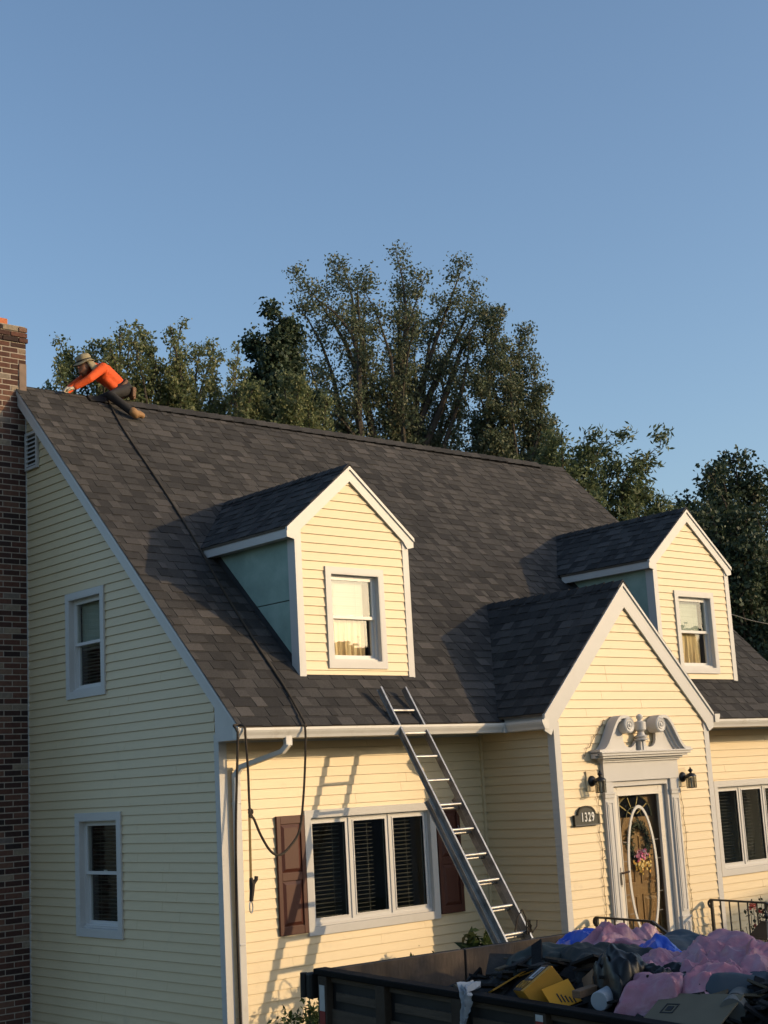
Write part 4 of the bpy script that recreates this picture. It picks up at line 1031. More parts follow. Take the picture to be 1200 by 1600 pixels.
# barn door tailgate with a gap in the middle
for a, b in ((.036, 1.045), (1.062, TW-.036)):
    m = MB(); tb(m, a, b, 0.0, .03, -1.08, -.01); d_ = m.build('tailgate_door', RUST, truck, bevel=.004)
    m = MB(); tb(m, a, b, -.03, -.001, -.09, -.012); tb(m, a, b, -.03, -.001, -1.08, -1.0); tb(m, a, a+.08, -.03, -.001, -.999, -.091); tb(m, b-.08, b, -.03, -.001, -.999, -.091); m.build('door_frame', BEDP, d_)
m = MB(); tb(m, .0, TW, 0, TL, -1.2, -1.081); m.build('bed_floor', RUST, truck)
m = MB(); tb(m, 0, TW, TL, TL+.05, -1.08, .35); m.build('headboard', BEDP, truck)
# hinge box and tail lamp at the rear corner
m = MB(); tb(m, -.065, .02, -.075, -.025, -.17, -.025); m.build('hinge_box', CHASS, truck, bevel=.012)
m = MB(); m.tube([T(-.055, -.105, -.165), T(-.055, -.105, -.03)], .022, 12); m.tube([T(-.055, -.105, -.10), T(-.03, -.06, -.10)], .012, 8); m.build('hinge_pin', CHASS, truck)
# chassis, wheels and cab (mostly outside the picture)
m = MB(); 
for t0 in (.55, 1.48): tb(m, t0, t0+.1, -.1, 6.4, -1.45, -1.21)
m.build('chassis_rail', CHASS, truck)
TYRE = mat('tyre_rubber', (.018, .018, .018), .85, .2, 30); RIM = mat('grey_wheel_rim', (.25, .25, .25), .5, .15, metal=.3)
wr_ = .42
for s in (1.0, 5.4):
    for sd, t0 in ((-1, .02), (1, TW-.02-.26)):
        c = T(t0, s, 0); c.z = GROUND+wr_; 
        m = MB(); prof = [(.20, 0), (.38, 0), (.42, .03), (.42, .23), (.38, .26), (.20, .26)]
        vs = []; n_ = 28
        for r_, h in prof:
            for j in range(n_): a = 2*math.pi*j/n_; vs.append(c+TX*h+Vector((TY.x, TY.y, 0)).normalized()*r_*math.cos(a)+Vector((0, 0, 1))*r_*math.sin(a))
        fs = [(i*n_+j, i*n_+(j+1) % n_, (i+1)*n_+(j+1) % n_, (i+1)*n_+j) for i in range(5) for j in range(n_)]
        m.add(vs, fs); wh = m.build('wheel', TYRE, truck, smooth=True)
        m = MB(); m.tube([c+TX*.06, c+TX*.20], .205, 20); m.build('rim', RIM, wh)
CABP = mat('white_cab_paint', (.6, .6, .58), .3, .03, coat=.3)
m = MB(); prof = [(4.42, -1.35), (6.75, -1.35), (6.85, -1.0), (6.75, -.62), (6.05, -.50), (5.6, .22), (4.55, .30), (4.42, .15)]
m.prism(prof, lambda a, b, d: T(d, a, b), .08, TW-.08); cab = m.build('cab', CABP, truck, bevel=.05)
for t0, t1 in ((.0605, .079), (TW-.079, TW-.0605)):
    m = MB(); m.prism([(4.75, -.42), (5.85, -.42), (5.5, .12), (4.75, .16)], lambda a, b, d: T(d, a, b), t0, t1); m.build('side_window', mat('dark_cab_glass', (.01, .012, .013), .08, spec=.8), cab)
m = MB(); m.hexa([T(.2, 6.04, -.46), T(TW-.2, 6.04, -.46), T(TW-.25, 5.64, .16), T(.25, 5.64, .16), T(.2, 6.06, -.45), T(TW-.2, 6.06, -.45), T(TW-.25, 5.66, .17), T(.25, 5.66, .17)]); m.build('windscreen', MATS['dark_cab_glass'], cab)
for t0 in (.18, TW-.42): m = MB(); tb(m, t0, t0+.24, 6.80, 6.87, -1.0, -.84); m.build('headlight', mat('headlight_lens', (.6, .6, .6), .1), cab)
m = MB(); tb(m, .05, TW-.05, 6.76, 6.92, -1.45, -1.25); m.build('bumper', RIM, cab)

# ------------------------------------------------------------------ the load
def mound(t, s):
    base = -.36+.36*min(1, max(0, (s-.20)/.95))+.07*math.sin(t*2.2+.6)*min(1, s)
    if s > 2.4: base += .06*(s-2.4)
    edge = min(t, TW-t, s if s > .0 else 0, 4.1-s); base -= .20*max(0, 1-edge/.30)
    return base+.05*noise.noise(Vector((t*3, s*3, 1.7)))+.03*noise.noise(Vector((t*9, s*9, 4.1)))
TEAR = mat('torn_shingle_rubble', None, .95, .25, 18, .4, 90, spec=.15, tone=[(0, (.012, .012, .013)), (.5, (.028, .027, .027)), (.85, (.05, .046, .042)), (1, (.11, .085, .055))])
m = MB(); ng, ns = 46, 90
for j in range(ns+1):
    for i in range(ng+1):
        t = .045+(TW-.09)*i/ng; s = .045+(TL-.1)*j/ns; m.v.append(tuple(T(t, s, mound(t, s)-.03)))
for j in range(ns):
    for i in range(ng):
        a = j*(ng+1)+i; m.f.append((a, a+1, a+ng+2, a+ng+1)); m.t.append(random.Random(a).random()*.7); m.m.append(0)
rr = random.Random(17)
for i in range(900):
    t, s = rr.uniform(.08, TW-.08), rr.uniform(.08, TL-.15); h = mound(t, s)+rr.uniform(-.02, .035)
    a = rr.uniform(0, 6.28); u_ = Vector((math.cos(a), math.sin(a), rr.gauss(0, .30))).normalized(); w_ = Vector((-math.sin(a), math.cos(a), rr.gauss(0, .30))).normalized()
    l_, b_ = rr.uniform(.03, .13), rr.uniform(.02, .07); nn = u_.cross(w_).normalized()*.006; c = T(t, s, h)
    if t < .35 or t > TW-.3: l_ *= .5; b_ *= .5
    if any(not (.05 < ((c+u_*l_*k1+w_*b_*k2)-TA).dot(TX) < TW-.05) or ((c+u_*l_*k1+w_*b_*k2)-TA).dot(TY) < .05 for k1 in (-1, 1) for k2 in (-1, 1)): continue
    m.hexa([c-u_*l_-w_*b_-nn, c+u_*l_-w_*b_-nn, c+u_*l_+w_*b_-nn, c-u_*l_+w_*b_-nn, c-u_*l_-w_*b_+nn, c+u_*l_-w_*b_+nn, c+u_*l_+w_*b_+nn, c-u_*l_+w_*b_+nn], rr.random()**1.15)
tag(m.build('roofing_rubble', TEAR, None, org=T(1.06, 2, -.2)), 'dark heap of torn roofing scraps filling the truck bed', 'rubble', kind='stuff')

def sheet(name, lab, cat, tc, sc, lt, ls, rot, peak, amp, m_, seed, n=76, group=None, thick=.004, fr=4.5, warp=.12, sharp=True, base_up=.03):
    """a crumpled sheet that lies over the heap; peak: list of (t, s, height, radius) bulges"""
    mb = MB(); off = Vector((seed*7.3, seed*3.1, 0)); V_ = []
    for j in range(n+1):
        for i in range(n+1):
            a, b = (i/n-.5)*lt, (j/n-.5)*ls
            wv_ = noise.noise_vector(Vector((a*2.2, b*2.2, seed*1.7)))
            ed = max(abs(i/n-.5), abs(j/n-.5))*2
            a += wv_.x*warp*ed; b += wv_.y*warp*ed
            t = tc+a*math.cos(rot)-b*math.sin(rot); s = sc+a*math.sin(rot)+b*math.cos(rot)
            h = mound(min(TW, max(0, t)), s)+base_up
            for (pt, ps, ph, pr) in peak: h += ph*math.exp(-((t-pt)**2+(s-ps)**2)/(pr*pr))
            q = Vector((a*fr, b*fr*.7, 0))+off
            q2 = q+noise.noise_vector(q*.8)*.5
            r1 = 1-abs(noise.noise(q2)*2); r2 = 1-abs(noise.noise(q2*2.1+off)*2); r3 = noise.noise(q2*4.6)
            r4 = 1-abs(noise.noise(q2*3.7+off*2)*2); h += amp*((r1-.5)*.85+(r2-.5)*.5+(r4-.5)*.48+r3*.2+(.5-abs(noise.noise(q2*6.3-off)))*.34)
            h -= .10*max(0, (ed-.72)/.28)**2
            if sharp: h += amp*(.75*noise.voronoi(q2*1.5)[0][0]+.55*noise.voronoi(q2*3.6+off)[0][0]-.45)
            sh = noise.noise_vector(q2*1.3)*amp*.9
            t += sh.x; s += sh.y
            t = min(max(t, .045), TW-.045)
            V_.append(T(t, s, max(h, -.9)))
    mb.add(V_, [(j*(n+1)+i, j*(n+1)+i+1, (j+1)*(n+1)+i+1, (j+1)*(n+1)+i) for j in range(n) for i in range(n)])
    o = mb.build(name, m_, None, smooth=True, org=T(tc, sc, 0), normals=False)
    sol = o.modifiers.new('thickness', 'SOLIDIFY'); sol.thickness = thick
    return tag(o, lab, cat, group)
PINK = mat('pink_plastic_wrap', (.60, .25, .32), .28, .15, 6, .9, 28, spec=.7, transl=.35, dirt=((.66, .45, .52), 3.5, .45, .75))
BLUE = mat('blue_tarp', (.012, .060, .42), .35, .25, 5, .2, 30, spec=.5)
FELT = mat('black_roofing_felt', (.020, .024, .024), .75, .3, 3, .2, 40, spec=.35)
BAG = mat('black_trash_bag', (.007, .007, .007), .38, .2, 5, .3, 20, spec=.3)
SLATE = mat('blue_grey_membrane', (.045, .060, .075), .6, .2, 3)
GREEN = mat('dark_green_felt', (.016, .026, .023), .7, .3, 4, .2, 40)
sheet('blue_tarp', 'bright blue tarp bunched up near the tailgate of the truck', 'tarp', 1.24, .66, .80, .60, .2, [(1.5, .70, .20, .42)], .045, BLUE, 2, base_up=.07)
sheet('pink_wrap', 'pink plastic wrap draped over the blue tarp', 'plastic wrap', 1.32, 1.00, .80, .50, -.35, [(1.48, .95, .17, .30), (1.2, 1.12, .07, .25)], .050, PINK, 5, group='pink plastic wraps in the truck bed')
sheet('blue_tarp', 'small blue tarp corner poking out beneath the pink wrap', 'tarp', 1.08, 1.62, .42, .42, .6, [(1.08, 1.62, .10, .2)], .04, BLUE, 7)
sheet('felt_sheet', 'dark green roofing felt folded across the middle of the load', 'roofing felt', .78, 1.20, .74, .55, .25, [(.9, 1.2, .03, .4)], .025, GREEN, 9, fr=2.6, sharp=False)
sheet('felt_sheet', 'black roofing felt crumpled against the tailgate', 'roofing felt', .62, .34, .95, .42, -.1, [(.8, .3, .03, .3)], .035, BAG, 11, fr=3.5)
sheet('felt_sheet', 'dark slate sheet slumped behind the pink wrap, along the far side of the bed', 'roofing felt', 1.50, 1.52, .75, .85, .1, [(1.6, 1.35, .13, .4)], .03, SLATE, 13, fr=2.2, sharp=False)
sheet('felt_sheet', 'curled black roofing felt behind the wooden plank', 'roofing felt', .72, 1.62, .55, .62, .5, [(.75, 1.6, .10, .28)], .03, FELT, 15, fr=2.4, sharp=False)
sheet('pink_wrap', 'large pink plastic wrap heaped highest at the right of the load', 'plastic wrap', .80, 2.36, .78, .80, .3, [(1.0, 2.12, .13, .20), (.80, 2.50, .11, .26)], .062, PINK, 17, n=90, group='pink plastic wraps in the truck bed')
sheet('pink_wrap', 'pink plastic wrap spilling down in front of the dark trash bag', 'plastic wrap', .66, 1.98, .34, .46, -.15, [(.66, 1.98, .04, .2)], .045, PINK, 19, group='pink plastic wraps in the truck bed')
sheet('pink_wrap', 'long twist of pink plastic wrap trailing from the blue tarp', 'plastic wrap', 1.15, 1.40, .16, .75, -.55, [(1.15, 1.4, .09, .3)], .03, PINK, 23, n=40, group='pink plastic wraps in the truck bed')
sheet('pink_wrap', 'pink plastic wrap at the far right edge of the picture', 'plastic wrap', .80, 2.95, .5, .5, .2, [(.8, 2.9, .08, .3)], .06, PINK, 29, group='pink plastic wraps in the truck bed')
sheet('pink_wrap', 'small pink plastic scrap beside the open cardboard flap', 'plastic wrap', .27, 2.32, .22, .30, -.3, [(.27, 2.3, .03, .12)], .035, PINK, 31, n=40, group='pink plastic wraps in the truck bed')
sheet('trash_bag', 'shiny black trash bag under the big pink wrap', 'trash bag', .52, 2.14, .34, .38, .2, [(.52, 2.14, .02, .2)], .045, BAG, 37, fr=5)
sheet('trash_bag', 'black trash bag beside the white bucket', 'trash bag', .34, 2.02, .26, .30, .2, [(.34, 2.02, .09, .14)], .05, BAG, 41, n=44, fr=6)
sheet('membrane_sheet', 'smooth blue grey membrane sheet lying in front of the pink heap', 'membrane', .52, 2.45, .40, .75, -.25, [(.5, 2.4, .03, .4)], .008, SLATE, 43, n=30, fr=1.5, sharp=False)
WRAPW = mat('white_plastic_film', (.45, .48, .52), .4, .2, 12, .3, 40, transl=.3, spec=.5)
# white film hanging over the near side rail
m = MB(); n_ = 26; mcol = 9; V_ = []; rr = random.Random(2)
for j in range(n_+1):
    u_ = j/n_
    for i in range(mcol+1):
        w_ = (i/mcol-.5)*(.06+.03*math.sin(u_*5)); 
        if u_ < .22: p = (.07-u_*.55, 1.335+w_-.06*(1-u_), .012+.02*math.sin(i*1.7+u_*9))
        else: p = (-.058-.012*math.sin(i*1.5+j*.4)-.008*math.cos(i*.9), 1.335+w_*(.9-.3*u_)+.05*(u_-.22)-.10*(u_-.22), -.0-(u_-.22)*.34)
        V_.append(T(p[0]+rr.uniform(-.004, .004), p[1]+rr.uniform(-.006, .006), p[2]+.012))
m.add(V_, [(j*(mcol+1)+i, j*(mcol+1)+i+1, (j+1)*(mcol+1)+i+1, (j+1)*(mcol+1)+i) for j in range(n_) for i in range(mcol)])
tag(m.build('plastic_strip', WRAPW, None, smooth=True, org=T(-.03, 1.33, 0), normals=False), 'torn white plastic strip hanging over the near truck rail', 'plastic strip')

# boxes, plank, bucket
YEL = mat('yellow_cardboard', (.50, .22, .012), .6, .12, 8); BLK = mat('black_print', (.012, .012, .012), .6); KRAFT = mat('brown_cardboard', (.22, .125, .065), .8, .12, 6, .1, 40)
def obox(m, c, R_, dx, dy, dz, mi=0, z0=0):
    P = [Vector((sx*dx/2, sy*dy/2, sz*dz/2)) for sz in (-1, 1) for sx, sy in ((-1, -1), (1, -1), (1, 1), (-1, 1))]
    m.hexa([c+R_ @ p for p in P], .5, mi)
from mathutils import Euler
BT = Matrix((TX, TY, TZ)).transposed()          # columns: across, along, up
def rot(rx, ry, rz): return BT @ Euler((rx, ry, rz)).to_matrix()
t = thing('nail_box', 'yellow and black printed box tipped on its side at the near rail', 'box', T(.20, 1.62, .02)); R_ = rot(.15, -.62, .45); c = T(.20, 1.60, .02)
m = MB(); obox(m, c, R_, .19, .25, .13, 0); m.build('carton', YEL, t, bevel=.003)
m = MB(); obox(m, c+R_ @ Vector((-.0, -.02, .066)), R_, .192, .17, .002); m.build('printed_panel', BLK, t)
m = MB(); obox(m, c+R_ @ Vector((.035, .0, .0678)), R_, .085, .10, .001); m.build('white_label', mat('white_label_paper', (.5, .5, .5), .6), t)
m = MB(); obox(m, c+R_ @ Vector((.035, .018, .069)), R_, .068, .05, .001); m.build('barcode_panel', mat('grey_print', (.10, .10, .11), .6), t)
def letters(body, size, pos, R, m_, parent, nm):
    cu = bpy.data.curves.new(nm, 'FONT'); cu.body = body; cu.size = size; cu.extrude = .0006; cu.align_x = 'CENTER'; cu.align_y = 'CENTER'; cu.offset = .0015
    to = bpy.data.objects.new(nm, cu); COL.objects.link(to); dg = bpy.context.evaluated_depsgraph_get(); dg.update()
    me = bpy.data.meshes.new_from_object(to.evaluated_get(dg)); me.materials.clear(); me.materials.append(m_)
    bpy.data.objects.remove(to)
    o = bpy.data.objects.new(nm, me); link(o, parent); o.matrix_local = Matrix.Translation(pos-ORG[parent]) @ R.to_4x4()
letters('TAVO', .075, c+R_ @ Vector((-.055, -.015, .0685)), R_ @ Euler((0, 0, -math.pi/2)).to_matrix(), YEL, t, 'print')
t = thing('yellow_carton', 'flattened yellow cardboard carton leaning beside the printed box', 'carton', T(.36, 1.18, .0))
m = MB(); obox(m, T(.33, 1.20, -.005), rot(.30, -.42, .35), .26, .36, .008); m.build('panel', YEL, t)
m = MB(); obox(m, T(.36, 1.34, .045), rot(.30, -.30, .55), .11, .13, .006); m.build('flap', YEL, t)
t = thing('yellow_carton', 'bright sunlit yellow carton end with black lettering by the plank', 'carton', T(.18, 1.82, 0))
R_ = rot(.75, -.25, .3); m = MB(); c = T(.15, 1.80, .015); obox(m, c, R_, .15, .006, .13); m.build('panel', mat('sunlit_yellow_cardboard', (.72, .30, .010), .55, .06), t)  # brighter than the other yellow cartons: sunlight put into the colour
m = MB()
for i in range(5): obox(m, c+R_ @ Vector((-.02+.016*i, .0045, -.01-.01*i)), R_, .006, .002, .05-.006*i)
m.build('print', BLK, t)
t = thing('cardboard_box', 'brown cardboard box standing on its corner behind the plank', 'box', T(.32, 1.86, .02)); c = T(.34, 1.86, .03); R_ = rot(.5, .35, .5)
m = MB(); obox(m, c, R_, .13, .15, .11); m.build('carton', KRAFT, t, bevel=.003)
m = MB(); obox(m, c+R_ @ Vector((0, .085, .04)), R_ @ Euler((.9, 0, 0)).to_matrix(), .125, .08, .004); m.build('flap', KRAFT, t)
t = thing('cardboard_flap', 'small brown cardboard piece with a torn hole', 'cardboard', T(.38, 2.0, .02)); R_ = rot(.55, .2, -.2); c = T(.40, 1.97, .03)
m = MB()
for dx, dy, wx, wy in ((-.05, 0, .03, .12), (.05, 0, .03, .12), (0, .045, .07, .03), (0, -.045, .07, .03)): obox(m, c+R_ @ Vector((dx, dy, 0)), R_, wx, wy, .004)
m.build('panel', KRAFT, t)
WOODP = mat('weathered_plank', (.20, .115, .065), .85, .25, 4, .4, 40, stretch=(1, 1, 6))
a, b = T(.12, 1.93, .035), T(.72, 1.86, .075); d_ = (b-a).normalized()
m = MB(); m.bar(a, b, .05, .035, TZ); tag(m.build('wooden_plank', WOODP, None, bevel=.004, org=a), 'weathered wooden plank lying across the near side of the load', 'plank')
t = thing('bucket', 'pale grey plastic bucket on its side next to the black bag', 'bucket', T(.26, 2.05, .0)); GREYP = mat('pale_grey_plastic', (.34, .37, .40), .45, .06)
c0, c1 = T(.14, 2.06, .015), T(.40, 1.98, .03); m = MB(); m.tube([c0, c1], [.045, .055], 20); m.build('pail', GREYP, t, smooth=True, bevel=.004)
m = MB(); m.tube([c1-(c1-c0).normalized()*.012, c1+(c1-c0).normalized()*.004], .060, 20); m.build('rim', GREYP, t)
t = thing('cardboard_sheet', 'tan cardboard sheet with a printed square at the bottom edge', 'cardboard', T(.17, 2.62, .03)); R_ = rot(.1, -.5, -.05); c = T(.16, 2.60, .035)
TAN = mat('tan_cardboard', (.14, .115, .075), .8, .1); m = MB(); obox(m, c, R_, .22, .46, .006); m.build('panel', TAN, t)
m = MB()
for dx, dy, wx, wy in ((-.03, 0, .006, .07), (.03, 0, .006, .07), (0, .035, .066, .006), (0, -.035, .066, .006)): obox(m, c+R_ @ Vector((dx, dy-.12, .0045)), R_, wx, wy, .002)
obox(m, c+R_ @ Vector((0, -.12, .0045)), R_, .03, .035, .002); m.build('print', BLK, t)
t = thing('rolled_membrane', 'grey rolled membrane end beside the tan cardboard', 'membrane roll', T(.32, 2.78, .06)); m = MB(); a, b = T(.20, 2.80, .045), T(.46, 2.66, .07)
m.tube([a, b], .055, 18); m.build('roll', mat('grey_membrane', (.13, .13, .12), .7, .15), t, smooth=True); m = MB(); m.tube([a.lerp(b, .28), a.lerp(b, .31)], .057, 18); m.build('band', BLK, t)
t = thing('red_scrap', 'small bright red scrap beside the black trash bag', 'scrap', T(.70, 1.92, .1)); m = MB(); obox(m, T(.66, 1.90, .10), rot(.7, .3, .4), .06, .05, .02); m.build('panel', mat('red_plastic', (.4, .02, .03), .5), t)
# ------------------------------------------------------------------ the roofer astride the ridge
def blob(name, parts, m_, parent, vox=.011, it=6):
    """continuous figure: overlapping tapered limbs fused by a voxel remesh and smoothed"""
    mb = MB()
    for p in parts:
        pts, rad = p[0], p[1]; fl = p[2] if len(p) > 2 else 1.0
        mb.tube(pts, rad, 12, flat=fl)
        for q, r_ in ((pts[0], rad[0]), (pts[-1], rad[-1])):
            mb.lathe([(r_*math.sin(math.pi*k/8)+1e-4, -r_*math.cos(math.pi*k/8)) for k in range(9)], q, 12)
    o = mb.build(name, m_, parent, smooth=True)
    rm_ = o.modifiers.new('remesh', 'REMESH'); rm_.mode = 'VOXEL'; rm_.voxel_size = vox; rm_.use_smooth_shade = True
    if it: sm = o.modifiers.new('smooth', 'SMOOTH'); sm.iterations = it; sm.factor = .5
    return o
V3 = lambda *a: Vector(a)
per = thing('person', 'roofer in an orange shirt and tan sun hat straddling the ridge by the chimney', 'person', (1.45, RY, RZ))
hipc, waist, chest, neckb, headc = V3(1.50, 4.12, 5.50), V3(1.42, 4.12, 5.58), V3(1.22, 4.12, 5.705), V3(1.075, 4.12, 5.765), V3(.945, 4.12, 5.765)
sN, sF = V3(1.12, 3.945, 5.715), V3(1.12, 4.295, 5.715)
eN, eF = V3(.875, 3.885, 5.51), V3(.86, 4.34, 5.50)
wN, wF = V3(.70, 3.985, 5.385), V3(.72, 4.22, 5.385)
hN, hF = V3(1.53, 4.03, 5.49), V3(1.53, 4.21, 5.49)
kN, kF = V3(1.20, 3.90, 5.335), V3(1.20, 4.34, 5.335)
aN, aF = V3(1.47, 3.73, 5.075), V3(1.47, 4.51, 5.075)
SKIN = mat('tanned_skin', (.22, .105, .065), .55, .08, 20); ORANGE = mat('hi_vis_orange_cotton', (.64, .085, .014), .8, .14, 9, .9, 11)
PANTS = mat('charcoal_work_trousers', (.022, .021, .022), .85, .25, 9, .3, 40); BOOT = mat('tan_leather_boot', (.27, .15, .065), .7, .2, 14, .4, 60)
GLOVE = mat('cream_work_glove', (.50, .43, .33), .8, .12, 20); HATM = mat('khaki_hat', (.28, .235, .145), .85, .12, 14, .2, 80); LEATH = mat('brown_tool_leather', (.14, .065, .032), .6, .2, 12)
body = blob('body', [([hipc, waist, chest, neckb], [.125, .115, .135, .06]), ([sN, chest, sF], [.062, .10, .062]), ([neckb, headc+V3(.035, 0, -.02)], [.052, .05]),
    ([headc+V3(.02, 0, .03), headc+V3(-.015, 0, -.045)], [.092, .075]), ([headc+V3(-.075, 0, -.03), headc+V3(-.105, 0, -.045)], [.02, .014]), ([headc+V3(-.045, 0, -.085), headc+V3(-.01, 0, -.10)], [.045, .04]),
    ([headc+V3(.02, -.092, -.01), headc+V3(.025, -.098, -.03)], [.018, .014]), ([headc+V3(.02, .092, -.01), headc+V3(.025, .098, -.03)], [.018, .014]),
    ([sN, eN, wN], [.055, .042, .030]), ([sF, eF, wF], [.055, .042, .030]), ([hN, kN, aN], [.080, .058, .042]), ([hF, kF, aF], [.080, .058, .042])], SKIN, per)
blob('shirt', [([waist+V3(.02, 0, -.02), waist, chest, neckb+V3(.02, 0, -.005)], [.118, .122, .140, .072]), ([sN, chest+V3(-.02, 0, .01), sF], [.074, .115, .074]),
    ([sN, eN, wN.lerp(eN, .12)], [.070, .056, .043]), ([sF, eF, wF.lerp(eF, .12)], [.070, .056, .043]),
    ([chest+V3(.02, -.06, -.11), waist+V3(-.02, -.05, -.10)], [.06, .07])], ORANGE, per)
blob('trousers', [([hipc+V3(.02, 0, .02), hipc+V3(-.05, 0, .02)], [.140, .132]), ([hN, kN, aN.lerp(kN, .12)], [.095, .072, .058]), ([hF, kF, aF.lerp(kF, .12)], [.095, .072, .058])], PANTS, per)
def boot(a, sg):
    d = V3(.05, .03*sg, -.02); n_ = V3(0, sg*R2, R2)
    blob('boot', [([a+V3(-.03, 0, .03), a+V3(.01, 0, 0)], [.060, .060]), ([a+V3(.01, .0, -.01), a+V3(.06, .01*sg, .004), a+V3(.105, .01*sg, -.012)], [.055, .050, .044])], BOOT, per)
    m = MB(); m.bar(a+V3(-.02, -.0, -.0)-n_*.052, a+V3(.165, .02*sg, -.035)-n_*.052, .085, .02, n_); 
boot(aN, -1); boot(aF, 1)
def hand(wst, dirv, side, out):
    d = dirv.normalized(); s_ = out.normalized(); palm = wst+d*.065; parts = [([wst, palm, wst+d*.10], [.030, .040, .036], .7)]
    for k, (o_, l_) in enumerate(((-.030, .060), (-.010, .072), (.010, .068), (.030, .052))):
        b = wst+d*.10+s_*o_; parts.append(([b, b+d*l_*.55+V3(0, 0, .004), b+d*l_+V3(0, 0, -.022)], [.0125, .0115, .009]))
    tb_ = wst+d*.045-s_*.034; parts.append(([tb_, tb_+d*.03-s_*.022, tb_+d*.062-s_*.020+V3(0, 0, -.012)], [.013, .012, .010]))
    return blob('glove', parts, GLOVE, per, vox=.006, it=3)
hand(wN, V3(-.10, .01, -.03), -1, V3(0, 1, .1)); hand(wF, V3(-.10, -.01, -.03), 1, V3(0, -1, .1))
# hat, flap and face shade
hc = headc+V3(.0, 0, .055); tilt = Euler((0, -.38, 0)).to_matrix()
m = MB(); prof = [(.108, 0), (.108, .03), (.104, .07), (.09, .10), (.06, .118), (.01, .124)]; n_ = 24; vs = []
for r_, h in prof:
    for j in range(n_): a = 2*math.pi*j/n_; vs.append(hc+tilt @ V3(r_*.98*math.cos(a), r_*.92*math.sin(a), h*.9+.004*math.sin(a*5)))
m.add(vs, [(i*n_+j, i*n_+(j+1) % n_, (i+1)*n_+(j+1) % n_, (i+1)*n_+j) for i in range(5) for j in range(n_)]+[tuple(5*n_+j for j in range(n_))])
hat = m.build('hat', HATM, per, smooth=True)
m = MB(); vs = []
for k, (r_, dz_) in enumerate(((.098, .006), (.115, .0), (.136, -.014), (.134, -.020), (.115, -.008), (.096, -.002))):
    for j in range(n_):
        a = 2*math.pi*j/n_; fr = 1.0+.32*max(0, -math.cos(a)); vs.append(hc+tilt @ V3(r_*1.0*fr*math.cos(a), r_*math.sin(a), dz_+.010*math.sin(a*3)*(r_ > .13)))
m.add(vs, [(i*n_+j, i*n_+(j+1) % n_, ((i+1) % 6)*n_+(j+1) % n_, ((i+1) % 6)*n_+j) for i in range(6) for j in range(n_)]); m.build('brim', HATM, hat, smooth=True)
m = MB(); vs = []
for i in range(5):
    for j in range(11):
        a = -1.9+3.8*j/10; r_ = .100+.016*i; vs.append(hc+tilt @ V3(r_*math.cos(a), r_*.98*math.sin(a), -.0-.04*i)+V3(.012*i, 0, -.004*i))
m.add(vs, [(i*11+j, i*11+j+1, (i+1)*11+j+1, (i+1)*11+j) for i in range(4) for j in range(10)]); fl_ = m.build('neck_flap', HATM, hat, smooth=True); sd_ = fl_.modifiers.new('thickness', 'SOLIDIFY'); sd_.thickness = .004
m = MB(); vs = [hc+tilt @ V3(.108*math.cos(2*math.pi*j/n_), .101*math.sin(2*math.pi*j/n_), h) for h in (.012, .030) for j in range(n_)]
m.add(vs, [(j, (j+1) % n_, n_+(j+1) % n_, n_+j) for j in range(n_)]); m.build('hat_band', PANTS, hat)
# tool belt
m = MB(); c = hipc+V3(-.03, 0, .055); d = (waist-hipc).normalized(); u_ = V3(0, 1, 0); w_ = d.cross(u_).normalized(); n_ = 28
vs = [c+(u_*math.cos(2*math.pi*j/n_)*.15+w_*math.sin(2*math.pi*j/n_)*.142)+d*h for h in (-.022, .022) for j in range(n_)]
m.add(vs, [(j, (j+1) % n_, n_+(j+1) % n_, n_+j) for j in range(n_)]); bl = m.build('tool_belt', LEATH, per, smooth=True); sd_ = bl.modifiers.new('thickness', 'SOLIDIFY'); sd_.thickness = .008
for off, sz in ((V3(.085, -.145, -.055), (.05, .13, .13)), (V3(.15, -.06, -.045), (.05, .12, .15)), (V3(-.02, .16, -.06), (.12, .05, .13))):
    p = hipc+off; m = MB(); m.hexa([p+V3(sx*sz[0]*k, sy*sz[1]*k, sz[2]*(h)) for h, k in ((-.55, .40), (.5, .55)) for sx, sy in ((-1, -1), (1, -1), (1, 1), (-1, 1))]); m.build('pouch', LEATH, bl, bevel=.012)
m = MB(); m.tube([V3(1.30, 3.93, 5.405), V3(1.235, 3.915, 5.40), V3(1.20, 3.91, 5.392)], [.012, .018, .016], 8); tag(m.build('rope_grab', mat('polished_steel', (.6, .6, .6), .22, .05, metal=1.0), None, org=(1.25, 3.92, 5.4)), 'shiny steel rope grab at the knee of the roofer', 'rope grab')
m = MB(); m.tube(catm([V3(1.215, 4.08, 5.325), V3(1.20, 3.98, 5.36), V3(1.235, 3.915, 5.40)], 5), .010, 6); tag(m.build('rope_tail', ROPE, None, org=(1.21, 4.0, 5.36)), 'short dark rope tail between the ridge and the steel rope grab', 'rope')

per.location.x -= .05
